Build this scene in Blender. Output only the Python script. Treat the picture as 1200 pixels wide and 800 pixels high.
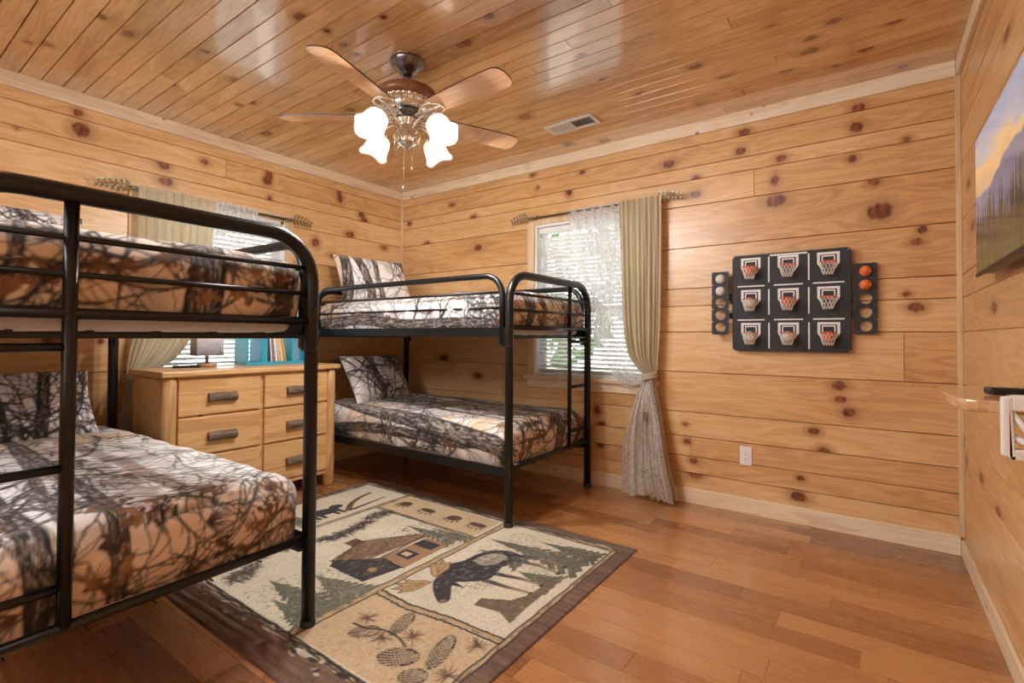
import bpy, bmesh, math, random
import numpy as np
from mathutils import Vector, Matrix
for o in list(bpy.data.objects): bpy.data.objects.remove(o)
SC = bpy.context.scene
COL = SC.collection
PI = math.pi
rad = math.radians
# ------------------------------------------------------------------ camera
XL, XR, YB, ZC = -3.8994, .3883, 3.4741, 2.5858
YF = -1.55                                    # wall behind the camera
cam = bpy.data.cameras.new('camera'); co = bpy.data.objects.new('camera', cam); COL.objects.link(co)
r_ = Vector((.81154016, .58426972, .00560869)); f_ = Vector((-.5842699, .81137381, .01735562)); u_ = Vector((.00558962, -.01736177, .99983365))
co.matrix_world = Matrix(((r_.x, u_.x, -f_.x, 0), (r_.y, u_.y, -f_.y, 0), (r_.z, u_.z, -f_.z, 1.12), (0, 0, 0, 1)))
cam.sensor_width = 36; cam.lens = 36*583.874/1200; cam.shift_y = (384.025-400)/1200; cam.clip_start = .02
SC.camera = co
# ------------------------------------------------------------------ light and exposure
SC.view_settings.view_transform = 'Standard'; SC.view_settings.look = 'None'
SC.view_settings.gamma = 1; SC.view_settings.use_curve_mapping = False
SC.view_settings.exposure = 0.13
BULB, FILL, REAR, SKY = 36.0, 72.0, 14.0, 7.5
world = bpy.data.worlds.new('sky'); SC.world = world; world.use_nodes = True
wn = world.node_tree.nodes; wn.clear(); wl = world.node_tree.links
wo = wn.new('ShaderNodeOutputWorld'); wb = wn.new('ShaderNodeBackground'); sky = wn.new('ShaderNodeTexSky')
sky.sky_type = 'HOSEK_WILKIE'; sky.turbidity = 6; sky.sun_direction = Vector((.3, -.5, .8)).normalized()
mixw = wn.new('ShaderNodeMix'); mixw.data_type = 'RGBA'; mixw.inputs[0].default_value = .75
wl.new(sky.outputs[0], mixw.inputs[6]); mixw.inputs[7].default_value = (.92, .96, 1, 1)
wl.new(mixw.outputs[2], wb.inputs[0]); wl.new(wb.outputs[0], wo.inputs[0]); wb.inputs[1].default_value = SKY

def area(name, loc, target, sx, sy, power, color=(1, 1, 1)):
    l = bpy.data.lights.new(name, 'AREA'); l.shape = 'RECTANGLE'; l.size = sx; l.size_y = sy; l.energy = power; l.color = color
    o = bpy.data.objects.new(name, l); COL.objects.link(o); o.location = loc
    o.rotation_euler = (Vector(target)-Vector(loc)).to_track_quat('-Z', 'Y').to_euler(); return o
# added fill lights behind the camera, one at the rear wall, one overhead
area('added_rear_fill', (-1.5, YF+.06, 1.75), (-1.7, 4, 1.1), 2.2, 1.1, REAR, (1, .98, .95))
area('added_overhead_fill', (-2.2, -.85, 2.50), (-1.0, 1.2, 0), 1.0, 1.0, FILL, (.97, .99, 1))

# ------------------------------------------------------------------ helpers
def lin(r, g, b):
    f = lambda c: (c/255/12.92) if c/255 <= .04045 else ((c/255+.055)/1.055)**2.4
    return (f(r), f(g), f(b))
def setp(o, label=None, cat=None, group=None, kind=None):
    for k, v in (('label', label), ('category', cat), ('group', group), ('kind', kind)):
        if v: o[k] = v
    return o
def thing(name, label, cat, loc=(0, 0, 0), rz=0, group=None):
    o = bpy.data.objects.new(name, None); COL.objects.link(o); o.empty_display_size = .05
    o.location = loc; o.rotation_euler = (0, 0, rz); return setp(o, label, cat, group)
class MB:
    def __init__(s): s.v = []; s.f = []; s.m = []; s.sm = []
    def add(s, vs, fs, mi=0, smooth=False):
        b = len(s.v); s.v += [tuple(p) for p in vs]
        for q in fs: s.f.append(tuple(b+i for i in q)); s.m.append(mi); s.sm.append(smooth)
        return s
    def box(s, x0, x1, y0, y1, z0, z1, mi=0, M=None):
        vs = [Vector(p) for p in ((x0, y0, z0), (x1, y0, z0), (x1, y1, z0), (x0, y1, z0), (x0, y0, z1), (x1, y0, z1), (x1, y1, z1), (x0, y1, z1))]
        if M: vs = [M @ p for p in vs]
        return s.add(vs, [(0, 3, 2, 1), (4, 5, 6, 7), (0, 1, 5, 4), (1, 2, 6, 5), (2, 3, 7, 6), (3, 0, 4, 7)], mi)
    def tube(s, pts, r, n=10, mi=0, caps=True, closed=False, flat=None):
        P = [Vector(p) for p in pts]; k = len(P); R = r if isinstance(r, (list, tuple)) else [r]*k
        vs = []; ref = None
        for i in range(k):
            if closed: t = P[(i+1) % k]-P[i-1]
            else: t = P[min(i+1, k-1)]-P[max(i-1, 0)]
            t.normalize()
            if ref is None:
                ref = Vector((0, 0, 1)) if abs(t.z) < .9 else Vector((1, 0, 0))
            a = ref-t*ref.dot(t)
            if a.length < 1e-4: a = t.orthogonal()
            a.normalize(); ref = a; b = t.cross(a)
            fa, fb = flat if flat else (1, 1)
            for j in range(n):
                w = 2*PI*j/n; vs.append(P[i]+(a*math.cos(w)*fa+b*math.sin(w)*fb)*R[i])
        fs = []
        for i in range(k if closed else k-1):
            for j in range(n):
                i2 = (i+1) % k
                fs.append((i*n+j, i*n+(j+1) % n, i2*n+(j+1) % n, i2*n+j))
        s.add(vs, fs, mi, True)
        if caps and not closed:
            b = len(s.v)-k*n
            s.f.append(tuple(b+j for j in range(n))[::-1]); s.m.append(mi); s.sm.append(False)
            s.f.append(tuple(b+(k-1)*n+j for j in range(n))); s.m.append(mi); s.sm.append(False)
        return s
    def lathe(s, prof, n=28, M=None, mi=0, mod=None):
        vs = []; k = len(prof)
        for i, (r, z) in enumerate(prof):
            for j in range(n):
                w = 2*PI*j/n; rr = max(r, 1e-4)
                if mod: rr, zz = mod(rr, z, w, i)
                else: zz = z
                p = Vector((rr*math.cos(w), rr*math.sin(w), zz)); vs.append(M @ p if M else p)
        fs = [(i*n+j, i*n+(j+1) % n, (i+1)*n+(j+1) % n, (i+1)*n+j) for i in range(k-1) for j in range(n)]
        return s.add(vs, fs, mi, True)
    def grid(s, fn, nu, nv, mi=0, smooth=True, close_u=False):
        vs = [fn(i/(nu-1) if not close_u else i/nu, j/(nv-1)) for j in range(nv) for i in range(nu)]
        fs = []
        for j in range(nv-1):
            for i in range(nu if close_u else nu-1):
                a = j*nu+i; b = j*nu+(i+1) % nu; fs.append((a, b, b+nu, a+nu))
        return s.add(vs, fs, mi, smooth)
    def build(s, name, mats, parent=None, bevel=0, solid=0, seg=2):
        me = bpy.data.meshes.new(name); me.from_pydata(s.v, [], s.f); 
        if not isinstance(mats, (list, tuple)): mats = [mats]
        for m in mats: me.materials.append(m)
        me.polygons.foreach_set('material_index', s.m); me.polygons.foreach_set('use_smooth', s.sm)
        bm = bmesh.new(); bm.from_mesh(me); bmesh.ops.remove_doubles(bm, verts=bm.verts, dist=1e-6); bmesh.ops.recalc_face_normals(bm, faces=bm.faces); bm.to_mesh(me); bm.free()
        me.update(); o = bpy.data.objects.new(name, me); COL.objects.link(o)
        if parent: o.parent = parent
        if solid:
            md = o.modifiers.new('solid', 'SOLIDIFY'); md.thickness = solid; md.offset = 0
        if bevel:
            md = o.modifiers.new('bevel', 'BEVEL'); md.width = bevel; md.segments = seg; md.limit_method = 'ANGLE'; md.angle_limit = rad(40)
        return o
def np_mesh(name, V, F, mats, parent=None, attrs=None, smooth=True):
    me = bpy.data.meshes.new(name); V = np.asarray(V, np.float32); F = np.asarray(F, np.int32)
    me.vertices.add(len(V)); me.vertices.foreach_set('co', V.ravel())
    n = F.shape[1]; me.loops.add(F.size); me.loops.foreach_set('vertex_index', F.ravel())
    me.polygons.add(len(F)); me.polygons.foreach_set('loop_start', np.arange(0, F.size, n, dtype=np.int32))
    try: me.polygons.foreach_set('loop_total', np.full(len(F), n, np.int32))
    except Exception: pass
    me.polygons.foreach_set('use_smooth', np.full(len(F), smooth))
    me.update(calc_edges=True); me.validate()
    for k, (ty, A) in (attrs or {}).items():
        a = me.attributes.new(k, ty, 'POINT'); A = np.asarray(A, np.float32)
        key = {'FLOAT': 'value', 'FLOAT_VECTOR': 'vector', 'FLOAT_COLOR': 'color'}[ty]
        if ty == 'FLOAT_COLOR' and A.shape[1] == 3: A = np.concatenate([A, np.ones((len(A), 1), np.float32)], 1)
        a.data.foreach_set(key, A.ravel())
    for m in (mats if isinstance(mats, (list, tuple)) else [mats]): me.materials.append(m)
    o = bpy.data.objects.new(name, me); COL.objects.link(o)
    if parent: o.parent = parent
    return o
_rs = np.random.RandomState(7); _N = _rs.rand(256, 256)
def vn(x, y):
    x = np.asarray(x, float); y = np.asarray(y, float)
    xi = np.floor(x).astype(int); yi = np.floor(y).astype(int); fx = x-xi; fy = y-yi
    fx = fx*fx*(3-2*fx); fy = fy*fy*(3-2*fy)
    a = _N[yi % 256, xi % 256]; b = _N[yi % 256, (xi+1) % 256]; c = _N[(yi+1) % 256, xi % 256]; d = _N[(yi+1) % 256, (xi+1) % 256]
    return (a*(1-fx)+b*fx)*(1-fy)+(c*(1-fx)+d*fx)*fy
def fbm(x, y, o=4):
    s = 0; a = .5
    for k in range(o): s = s+a*vn(x*2**k+17*k, y*2**k+31*k); a *= .5
    return s
def catmull(pts, n=8):
    P = [np.array(p, float) for p in pts]; P = [2*P[0]-P[1]]+P+[2*P[-1]-P[-2]]; out = []
    for i in range(1, len(P)-2):
        for k in range(n):
            t = k/n; a, b, c, d = P[i-1:i+3]
            out.append(.5*((2*b)+(c-a)*t+(2*a-5*b+4*c-d)*t*t+(3*b-a-3*c+d)*t**3))
    out.append(P[-2]); return out

# ------------------------------------------------------------------ materials
class NT:
    def __init__(s, name):
        s.m = bpy.data.materials.new(name); s.m.use_nodes = True; s.n = s.m.node_tree.nodes; s.l = s.m.node_tree.links
        s.n.clear(); s.out = s.n.new('ShaderNodeOutputMaterial')
    def node(s, ty, ins=None, **kw):
        x = s.n.new(ty)
        for k, v in kw.items(): setattr(x, k, v)
        for k, v in (ins or {}).items():
            if isinstance(v, bpy.types.NodeSocket): s.l.new(v, x.inputs[k])
            else: x.inputs[k].default_value = v
        return x
    def math(s, op, a, b=0., c=None, clamp=False):
        x = s.node('ShaderNodeMath', {0: a, 1: b} if c is None else {0: a, 1: b, 2: c}, operation=op); x.use_clamp = clamp; return x.outputs[0]
    def ramp(s, fac, stops):
        x = s.n.new('ShaderNodeValToRGB'); s.l.new(fac, x.inputs[0]); e = x.color_ramp.elements
        while len(e) < len(stops): e.new(.5)
        for i, (p, c) in enumerate(stops): e[i].position = p; e[i].color = tuple(c)+(1,) if len(c) == 3 else c
        return x.outputs[0]
    def mix(s, fac, a, b, bt='MIX'):
        x = s.node('ShaderNodeMix', data_type='RGBA', blend_type=bt)
        for k, v in ((0, fac), (6, a), (7, b)):
            if isinstance(v, bpy.types.NodeSocket): s.l.new(v, x.inputs[k])
            else: x.inputs[k].default_value = (tuple(v)+(1,) if isinstance(v, tuple) and len(v) == 3 else v)
        return x.outputs[2]
    def bsdf(s, **ins):
        ins = {k.replace('_', ' '): (tuple(v)+(1,) if isinstance(v, tuple) and len(v) == 3 else v) for k, v in ins.items()}
        x = s.node('ShaderNodeBsdfPrincipled', ins); s.l.new(x.outputs[0], s.out.inputs[0]); return x
def simple(name, col, rough=.5, metal=0., var=.12, scale=30., bump=.0, coat=0., sheen=0.):
    t = NT(name); tc = t.node('ShaderNodeTexCoord').outputs['Object']
    no = t.node('ShaderNodeTexNoise', {'Vector': tc, 'Scale': scale, 'Detail': 4.}).outputs[0]
    dark = tuple(c*(1-var) for c in col); lite = tuple(min(1, c*(1+var)) for c in col)
    c = t.ramp(no, [(.3, dark), (.7, lite)])
    k = dict(Base_Color=c, Roughness=rough, Metallic=metal, Coat_Weight=coat, Sheen_Weight=sheen)
    if bump: k['Normal'] = t.node('ShaderNodeBump', {'Height': no, 'Strength': bump, 'Distance': .004}).outputs[0]
    t.bsdf(**k); return t.m
def emis(name, col, strength):
    t = NT(name); e = t.node('ShaderNodeEmission', {'Color': tuple(col)+(1,), 'Strength': strength}); t.l.new(e.outputs[0], t.out.inputs[0]); return t.m
def woodmat(name, light, mid, dark, rough, coat=.0, knotcol=(.105, .028, .010), figure=1., coat_rough=.1, coat_ior=1.5, toneamt=.5):
    """attribute driven plank wood: gc = (along, across, plank id), tone, kd = knot distance"""
    t = NT(name); gc = t.node('ShaderNodeAttribute', attribute_name='gc').outputs['Vector']
    tone = t.node('ShaderNodeAttribute', attribute_name='tone').outputs['Fac']
    kd = t.node('ShaderNodeAttribute', attribute_name='kd').outputs['Fac']
    mp = t.node('ShaderNodeMapping', {'Vector': gc, 'Scale': (1.1, 9, 1)}).outputs[0]
    n1 = t.node('ShaderNodeTexNoise', {'Vector': mp, 'Scale': 1.3, 'Detail': 3., 'Distortion': .4}).outputs[0]
    rings = t.math('SINE', t.math('MULTIPLY', n1, 42.))
    rings = t.math('MULTIPLY_ADD', rings, .5, .5)
    mp2 = t.node('ShaderNodeMapping', {'Vector': gc, 'Scale': (6, 170, 1)}).outputs[0]
    n2 = t.node('ShaderNodeTexNoise', {'Vector': mp2, 'Scale': 1., 'Detail': 3.}).outputs[0]
    mp3 = t.node('ShaderNodeMapping', {'Vector': gc, 'Scale': (1.3, 3.2, 1)}).outputs[0]
    n3 = t.node('ShaderNodeTexNoise', {'Vector': mp3, 'Scale': 1.1, 'Detail': 3.}).outputs[0]
    f = t.math('ADD', t.math('MULTIPLY', rings, .22*figure), t.math('MULTIPLY', n2, .35))
    f = t.math('ADD', f, t.math('MULTIPLY', n3, .62))
    f = t.math('ADD', f, t.math('MULTIPLY_ADD', tone, toneamt, -.13-toneamt*.5))
    base = t.ramp(f, [(.12, light), (.5, mid), (.95, dark)])
    kn = t.node('ShaderNodeTexNoise', {'Vector': gc, 'Scale': 38., 'Detail': 4.}).outputs[0]
    kk = t.math('ADD', kd, t.math('MULTIPLY_ADD', kn, .7, -.35))
    km = t.ramp(kk, [(.70, (1, 1, 1)), (1.0, (0, 0, 0))])
    halo = t.ramp(t.math('MULTIPLY', kk, .4), [(.38, (.75, .75, .75)), (.85, (0, 0, 0))])
    hc = tuple(c*.5+k*.6 for c, k in zip(mid, knotcol))
    c = t.mix(halo, base, hc); 
    kc = t.ramp(t.math('MULTIPLY', kn, 1.), [(.35, knotcol), (.65, tuple(min(1, k*3.2) for k in knotcol))])
    c = t.mix(km, c, kc)
    bp = t.node('ShaderNodeBump', {'Height': f, 'Strength': .06, 'Distance': .003}).outputs[0]
    rr = t.math('MULTIPLY_ADD', n2, .12, rough-.06)
    t.bsdf(Base_Color=c, Roughness=rr, Normal=bp, Coat_Weight=coat, Coat_Roughness=coat_rough, Coat_IOR=coat_ior); return t.m
def objwood(name, light, mid, dark, rough=.4, axis=0, scale=1., coat=0.):
    """plain wood from object coordinates, grain along axis"""
    t = NT(name); oc = t.node('ShaderNodeTexCoord').outputs['Object']
    sc = [12*scale]*3; sc[axis] = 1.2*scale; sc2 = [130*scale]*3; sc2[axis] = 5*scale
    a = t.node('ShaderNodeTexNoise', {'Vector': t.node('ShaderNodeMapping', {'Vector': oc, 'Scale': sc}).outputs[0], 'Scale': 1., 'Detail': 3., 'Distortion': .5}).outputs[0]
    b = t.node('ShaderNodeTexNoise', {'Vector': t.node('ShaderNodeMapping', {'Vector': oc, 'Scale': sc2}).outputs[0], 'Scale': 1., 'Detail': 2.}).outputs[0]
    r = t.math('MULTIPLY_ADD', t.math('SINE', t.math('MULTIPLY', a, 36.)), .12, .12)
    f = t.math('ADD', t.math('MULTIPLY', a, .6), t.math('ADD', r, t.math('MULTIPLY', b, .3)))
    c = t.ramp(f, [(.25, light), (.55, mid), (.9, dark)])
    vor = t.node('ShaderNodeTexVoronoi', {'Vector': oc, 'Scale': 5.5*scale}).outputs['Distance']
    c = t.mix(t.ramp(vor, [(.05, (1, 1, 1)), (.10, (0, 0, 0))]), c, tuple(x*.45 for x in dark))
    t.bsdf(Base_Color=c, Roughness=rough, Coat_Weight=coat, Normal=t.node('ShaderNodeBump', {'Height': f, 'Strength': .05, 'Distance': .003}).outputs[0]); return t.m
def attrmat(name, rough=.8, noise=.25, nscale=260., bump=.25, sheen=.15, weave=False, emit=0.):
    """colours printed or woven into the cloth, from the 'col' attribute"""
    t = NT(name); c = t.node('ShaderNodeAttribute', attribute_name='col').outputs['Color']
    oc = t.node('ShaderNodeTexCoord').outputs['Object']
    n = t.node('ShaderNodeTexNoise', {'Vector': oc, 'Scale': nscale, 'Detail': 2.}).outputs[0]
    if noise: c = t.mix(noise, c, t.ramp(n, [(.3, (.45, .45, .45)), (.7, (1, 1, 1))]), 'MULTIPLY')
    if emit:
        t.bsdf(Base_Color=(.01, .01, .01), Roughness=.15, Emission_Color=c, Emission_Strength=emit); return t.m
    bp = t.node('ShaderNodeBump', {'Height': n, 'Strength': bump, 'Distance': .002}).outputs[0]
    t.bsdf(Base_Color=c, Roughness=rough, Sheen_Weight=sheen, Normal=bp); return t.m

M = {}
M['wall'] = woodmat('knotty_pine_wall', (.80, .53, .275), (.66, .385, .165), (.44, .20, .065), .34, coat=.25, coat_rough=.25)
M['ceil'] = woodmat('knotty_pine_ceiling', (.82, .55, .29), (.67, .40, .18), (.42, .19, .06), .22, coat=1., coat_rough=.09, coat_ior=1.75)
M['floor'] = woodmat('maple_floor', (.50, .235, .085), (.355, .145, .048), (.19, .068, .022), .27, coat=.6, figure=.7, coat_rough=.15, coat_ior=1.6, toneamt=.85)
M['trim'] = objwood('pale_pine_trim_x', (.90, .78, .62), (.85, .70, .52), (.64, .46, .28), .42, axis=0)
M['trimy'] = objwood('pale_pine_trim_y', (.84, .70, .52), (.78, .62, .43), (.60, .42, .25), .42, axis=1)
M['trimz'] = objwood('pale_pine_trim_z', (.80, .62, .40), (.72, .52, .31), (.55, .35, .18), .42, axis=2)
M['dresser'] = objwood('pine_dresser', (.82, .54, .27), (.72, .43, .19), (.50, .26, .10), .38, axis=1, coat=.2)
M['dresserv'] = objwood('pine_log_post', (.72, .45, .20), (.60, .34, .14), (.36, .17, .06), .5, axis=2, coat=.1)
M['bark'] = objwood('grey_bark_pull', (.30, .22, .15), (.17, .12, .08), (.07, .045, .03), .7, axis=1, scale=2.5)
M['blade'] = objwood('maple_fan_blade', (.80, .52, .30), (.70, .40, .20), (.52, .26, .11), .28, axis=0, coat=.5)
M['bladeedge'] = simple('dark_blade_edge', (.08, .035, .02), .4)
M['black'] = simple('black_powder_coat', (.005, .0055, .007), .33, 0.0, .2, 90)
M['blackmatte'] = simple('black_board', (.020, .022, .026), .6, 0, .15, 50)
M['white'] = simple('white_plastic', (.80, .80, .78), .35, 0, .03, 20)
M['whitepaint'] = simple('white_vinyl', (.82, .83, .83), .4, 0, .03, 20)
M['blind'] = simple('white_blind_slat', (.86, .85, .82), .45, 0, .04, 15)
M['sheet'] = simple('white_mattress_ticking', (.74, .72, .76), .9, 0, .08, 120, bump=.2)
M['pewter'] = simple('brushed_pewter', (.50, .45, .40), .28, 1., .35, 60)
M['pewterlt'] = simple('bright_nickel', (.78, .73, .68), .22, 1., .2, 60)
M['darkmetal'] = simple('dark_canopy_metal', (.22, .23, .26), .25, 1., .3, 40)
M['brownband'] = simple('copper_brown_band', (.26, .105, .05), .42, .15, .15, 30, coat=.2)
M['bronze'] = simple('antique_bronze', (.16, .13, .10), .45, .8, .3, 80)
M['finial'] = simple('weathered_brass_leaf', (.26, .22, .15), .45, .7, .35, 90)
M['teal'] = simple('teal_plastic', (.035, .40, .58), .4, 0, .06, 10)
M['lampwood'] = objwood('lamp_base_wood', (.62, .38, .22), (.50, .28, .15), (.33, .17, .08), .45, axis=0, scale=2)
M['orangeball'] = simple('orange_ball', (.85, .20, .055), .5, 0, .1, 60, bump=.3)
M['whiteball'] = simple('white_ball', (.78, .76, .72), .5, 0, .08, 60, bump=.3)
M['orangerim'] = simple('orange_rim', (.75, .13, .04), .4, 0, .1, 20)
M['net'] = simple('white_net', (.82, .78, .74), .8, 0, .05, 100)
M['boardwhite'] = simple('white_paint_line', (.80, .80, .78), .5, 0, .04, 40)
M['screenbody'] = simple('tv_casing', (.012, .012, .014), .3, 0, .1, 20)

def cloth(name, col, trans=.35, alpha=1., lace=False, sheen=.2):
    t = NT(name); oc = t.node('ShaderNodeTexCoord').outputs['Object']
    n = t.node('ShaderNodeTexNoise', {'Vector': oc, 'Scale': 90., 'Detail': 3.}).outputs[0]
    c = t.ramp(n, [(.3, tuple(x*.88 for x in col)), (.7, col)])
    bp = t.node('ShaderNodeBump', {'Height': n, 'Strength': .2, 'Distance': .002}).outputs[0]
    d = t.node('ShaderNodeBsdfPrincipled', {'Base Color': c, 'Roughness': .75, 'Sheen Weight': sheen, 'Normal': bp}).outputs[0]
    tr = t.node('ShaderNodeBsdfTranslucent', {'Color': c}).outputs[0]
    x = t.node('ShaderNodeMixShader', {0: trans, 1: d, 2: tr}).outputs[0]
    if alpha < 1:
        if lace:
            mp = t.node('ShaderNodeMapping', {'Vector': oc, 'Scale': (1, 1, .55)}).outputs[0]
            a = t.node('ShaderNodeTexNoise', {'Vector': mp, 'Scale': 24., 'Detail': 2., 'Distortion': 2.5}).outputs[0]
            fac = t.ramp(a, [(.38, (alpha-.20,)*3), (.50, (alpha+.22,)*3), (.62, (alpha-.12,)*3)])
        else: fac = alpha
        tp = t.node('ShaderNodeBsdfTransparent').outputs[0]
        x = t.node('ShaderNodeMixShader', {0: fac, 1: tp, 2: x}).outputs[0]
    t.l.new(x, t.out.inputs[0]); return t.m
M['beige'] = cloth('beige_curtain_cloth', (.68, .58, .40), .35)
M['beigetail'] = cloth('beige_curtain_cloth_tail', (.62, .54, .42), .3)
M['sheer'] = cloth('white_lace_sheer', (.86, .87, .88), .4, .66, True)
M['sheertail'] = cloth('white_lace_sheer_folded', (.84, .81, .79), .3, .80, True)
M['shade'] = None

# ------------------------------------------------------------------ plank surfaces (walls, ceiling, floor)
def planks(name, org, U, V, N, ulen, vb, mat, knots=(), holes=(), seed=1, res=.013, g=.0035, depth=.013, joint_len=None, joints=None, tonev=1., kind='structure', rnd_knots=0):
    rs = np.random.RandomState(seed); org, U, V, N = [np.array(a, float) for a in (org, U, V, N)]
    knots = list(knots)
    for k in range(rnd_knots): knots.append((rs.rand()*ulen, vb[0]+rs.rand()*(vb[-1]-vb[0]), rs.uniform(.012, .035), rs.uniform(.010, .024)))
    hu = sorted({h[0] for h in holes} | {h[1] for h in holes}); hv = sorted({h[2] for h in holes} | {h[3] for h in holes})
    VV, FF, GC, TN, KD = [], [], [], [], []; base = 0
    for pi in range(len(vb)-1):
        v0, v1 = vb[pi], vb[pi+1]
        rows = [v0, v0+g*.5, v0+g]+list(np.arange(v0+g+res, v1-g-res*.4, res))+[v1-g, v1-g*.5, v1]
        rows = sorted(set([round(x, 5) for x in rows]+[x for x in hv if v0 < x < v1])); rows = np.array(rows)
        cols = [-.03, -.004]+list(np.arange(0, ulen, res))+[ulen, ulen+.004, ulen+.03]+hu
        js = []
        if joints is not None: js = joints.get(pi, [])
        elif joint_len:
            x = rs.rand()*joint_len
            while x < ulen: js.append(x); x += joint_len*rs.uniform(.6, 1.3)
        for j in js: cols += [j-.0015, j-.0005, j+.0005, j+.0015]
        cols = np.array(sorted(set(round(float(x), 5) for x in cols if -.031 <= x <= ulen+.031)))
        u, v = np.meshgrid(cols, rows)
        dp = np.zeros_like(u); e = np.minimum(v-v0, v1-v); dp = np.clip(1-e/g, 0, 1)**.8*depth
        tone = np.zeros_like(u); tl = [rs.rand() for _ in range(len(js)+1)]; tone += tl[0]
        pid = np.zeros_like(u)+rs.rand()*3; ids = rs.rand(len(js)+1)*40; pid += ids[0]
        for k, j in enumerate(js):
            mk = u > j; tone[mk] = tl[k+1]; pid[mk] = ids[k+1]+k*3
            dp = np.maximum(dp, np.where(np.abs(u-j) < .001, depth*.7, 0))
        tone = .5+(tone-.5)*tonev
        kd = np.full_like(u, 5.); vw = v.copy(); uw = u.copy()
        for (ku, kv, kru, krv) in knots:
            kru, krv = kru*1.3, krv*1.25
            if kv < v0-.08 or kv > v1+.08: continue
            du = (u-ku)/kru; dv = (v-kv)/krv; d = np.sqrt(du**2+dv**2)
            if v0 <= kv <= v1: kd = np.minimum(kd, d)
            w = np.exp(-(du/3.2)**2-(dv/2.4)**2); vw -= (v-kv)*w*.75
        P = org[None, None]+u[..., None]*U+v[..., None]*V-dp[..., None]*N
        nr, nc = u.shape; idx = np.arange(nr*nc).reshape(nr, nc)
        q = np.stack([idx[:-1, :-1], idx[:-1, 1:], idx[1:, 1:], idx[1:, :-1]], -1)
        cu = (u[:-1, :-1]+u[1:, 1:])/2; cv = (v[:-1, :-1]+v[1:, 1:])/2; keep = np.ones(cu.shape, bool)
        for h in holes: keep &= ~((cu > h[0]) & (cu < h[1]) & (cv > h[2]) & (cv < h[3]))
        VV.append(P.reshape(-1, 3)); FF.append(q[keep]+base); base += nr*nc
        GC.append(np.stack([uw, vw, pid], -1).reshape(-1, 3)); TN.append(tone.ravel()); KD.append(kd.ravel())
    F = np.concatenate(FF)
    if np.dot(np.cross(U, V), N) < 0: F = F[:, ::-1]
    o = np_mesh(name, np.concatenate(VV), F, mat, None, {'gc': ('FLOAT_VECTOR', np.concatenate(GC)), 'tone': ('FLOAT', np.concatenate(TN)), 'kd': ('FLOAT', np.concatenate(KD))}, smooth=False)
    if kind: o['kind'] = kind
    return o
KB = [(0.045,1.838,0.05,0.043),(-0.473,1.977,0.053,0.032),(-0.482,2.107,0.019,0.032),(-0.448,2.234,0.028,0.021),(-0.658,2.45,0.031,0.022),(-0.679,2.332,0.027,0.022),(-0.05,2.45,0.029,0.02),(-0.059,2.338,0.029,0.025),(-0.084,2.16,0.02,0.02),(0.168,2.217,0.016,0.015),(0.019,2.007,0.027,0.019),(-0.96,2.205,0.024,0.018),(-0.965,2.094,0.034,0.023),(-1.147,2.341,0.037,0.024),(-1.833,2.41,0.03,0.013),(-1.947,2.274,0.023,0.027),(-2.058,2.523,0.016,0.014),(-2.299,2.477,0.026,0.015),(-2.247,2.36,0.017,0.015),(0.23,1.71,0.018,0.019),(0.205,1.648,0.025,0.019),(0.163,1.366,0.018,0.014),(0.202,1.29,0.032,0.023),(-0.153,0.843,0.033,0.025),(-0.145,0.764,0.025,0.019),(-0.104,0.694,0.028,0.025),(-0.278,0.566,0.027,0.02),(-0.23,0.451,0.029,0.025),(-0.349,0.275,0.022,0.015),(-0.359,0.161,0.037,0.026),(-1.023,0.411,0.022,0.018),(-1.035,0.526,0.017,0.012),(-0.978,0.284,0.023,0.017),(-0.967,0.199,0.04,0.03),(-3.788,2.258,0.025,0.018),(-3.206,2.361,0.033,0.016),(-2.941,2.212,0.03,0.016),(-2.888,1.925,0.04,0.024),(-2.604,2.646,0.028,0.022),(-3.543,2.032,0.036,0.017),(-2.878,0.765,0.04,0.023),(-3.301,0.906,0.056,0.032),(-1.695,0.565,0.028,0.032),(-1.66,0.452,0.028,0.026),(-1.666,0.31,0.028,0.026)]
KL = [(0.891,2.463,0.021,0.021),(0.912,2.366,0.038,0.04),(1.348,2.275,0.031,0.026),(1.36,2.165,0.042,0.026),(2.075,2.393,0.025,0.045),(2.065,2.35,0.03,0.03),(2.085,2.215,0.016,0.018),(2.721,2.425,0.02,0.045),(2.735,2.36,0.025,0.03),(2.974,2.26,0.03,0.024),(3.004,2.216,0.031,0.022),(2.497,1.925,0.03,0.034),(2.844,2.051,0.037,0.028),(1.604,2.367,0.024,0.019),(0.793,1.101,0.045,0.04),(1.024,1.075,0.017,0.016),(0.629,2.279,0.011,0.01),(3.243,1.991,0.033,0.022),(2.667,1.829,0.034,0.02),(3.192,1.816,0.032,0.023)]
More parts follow.
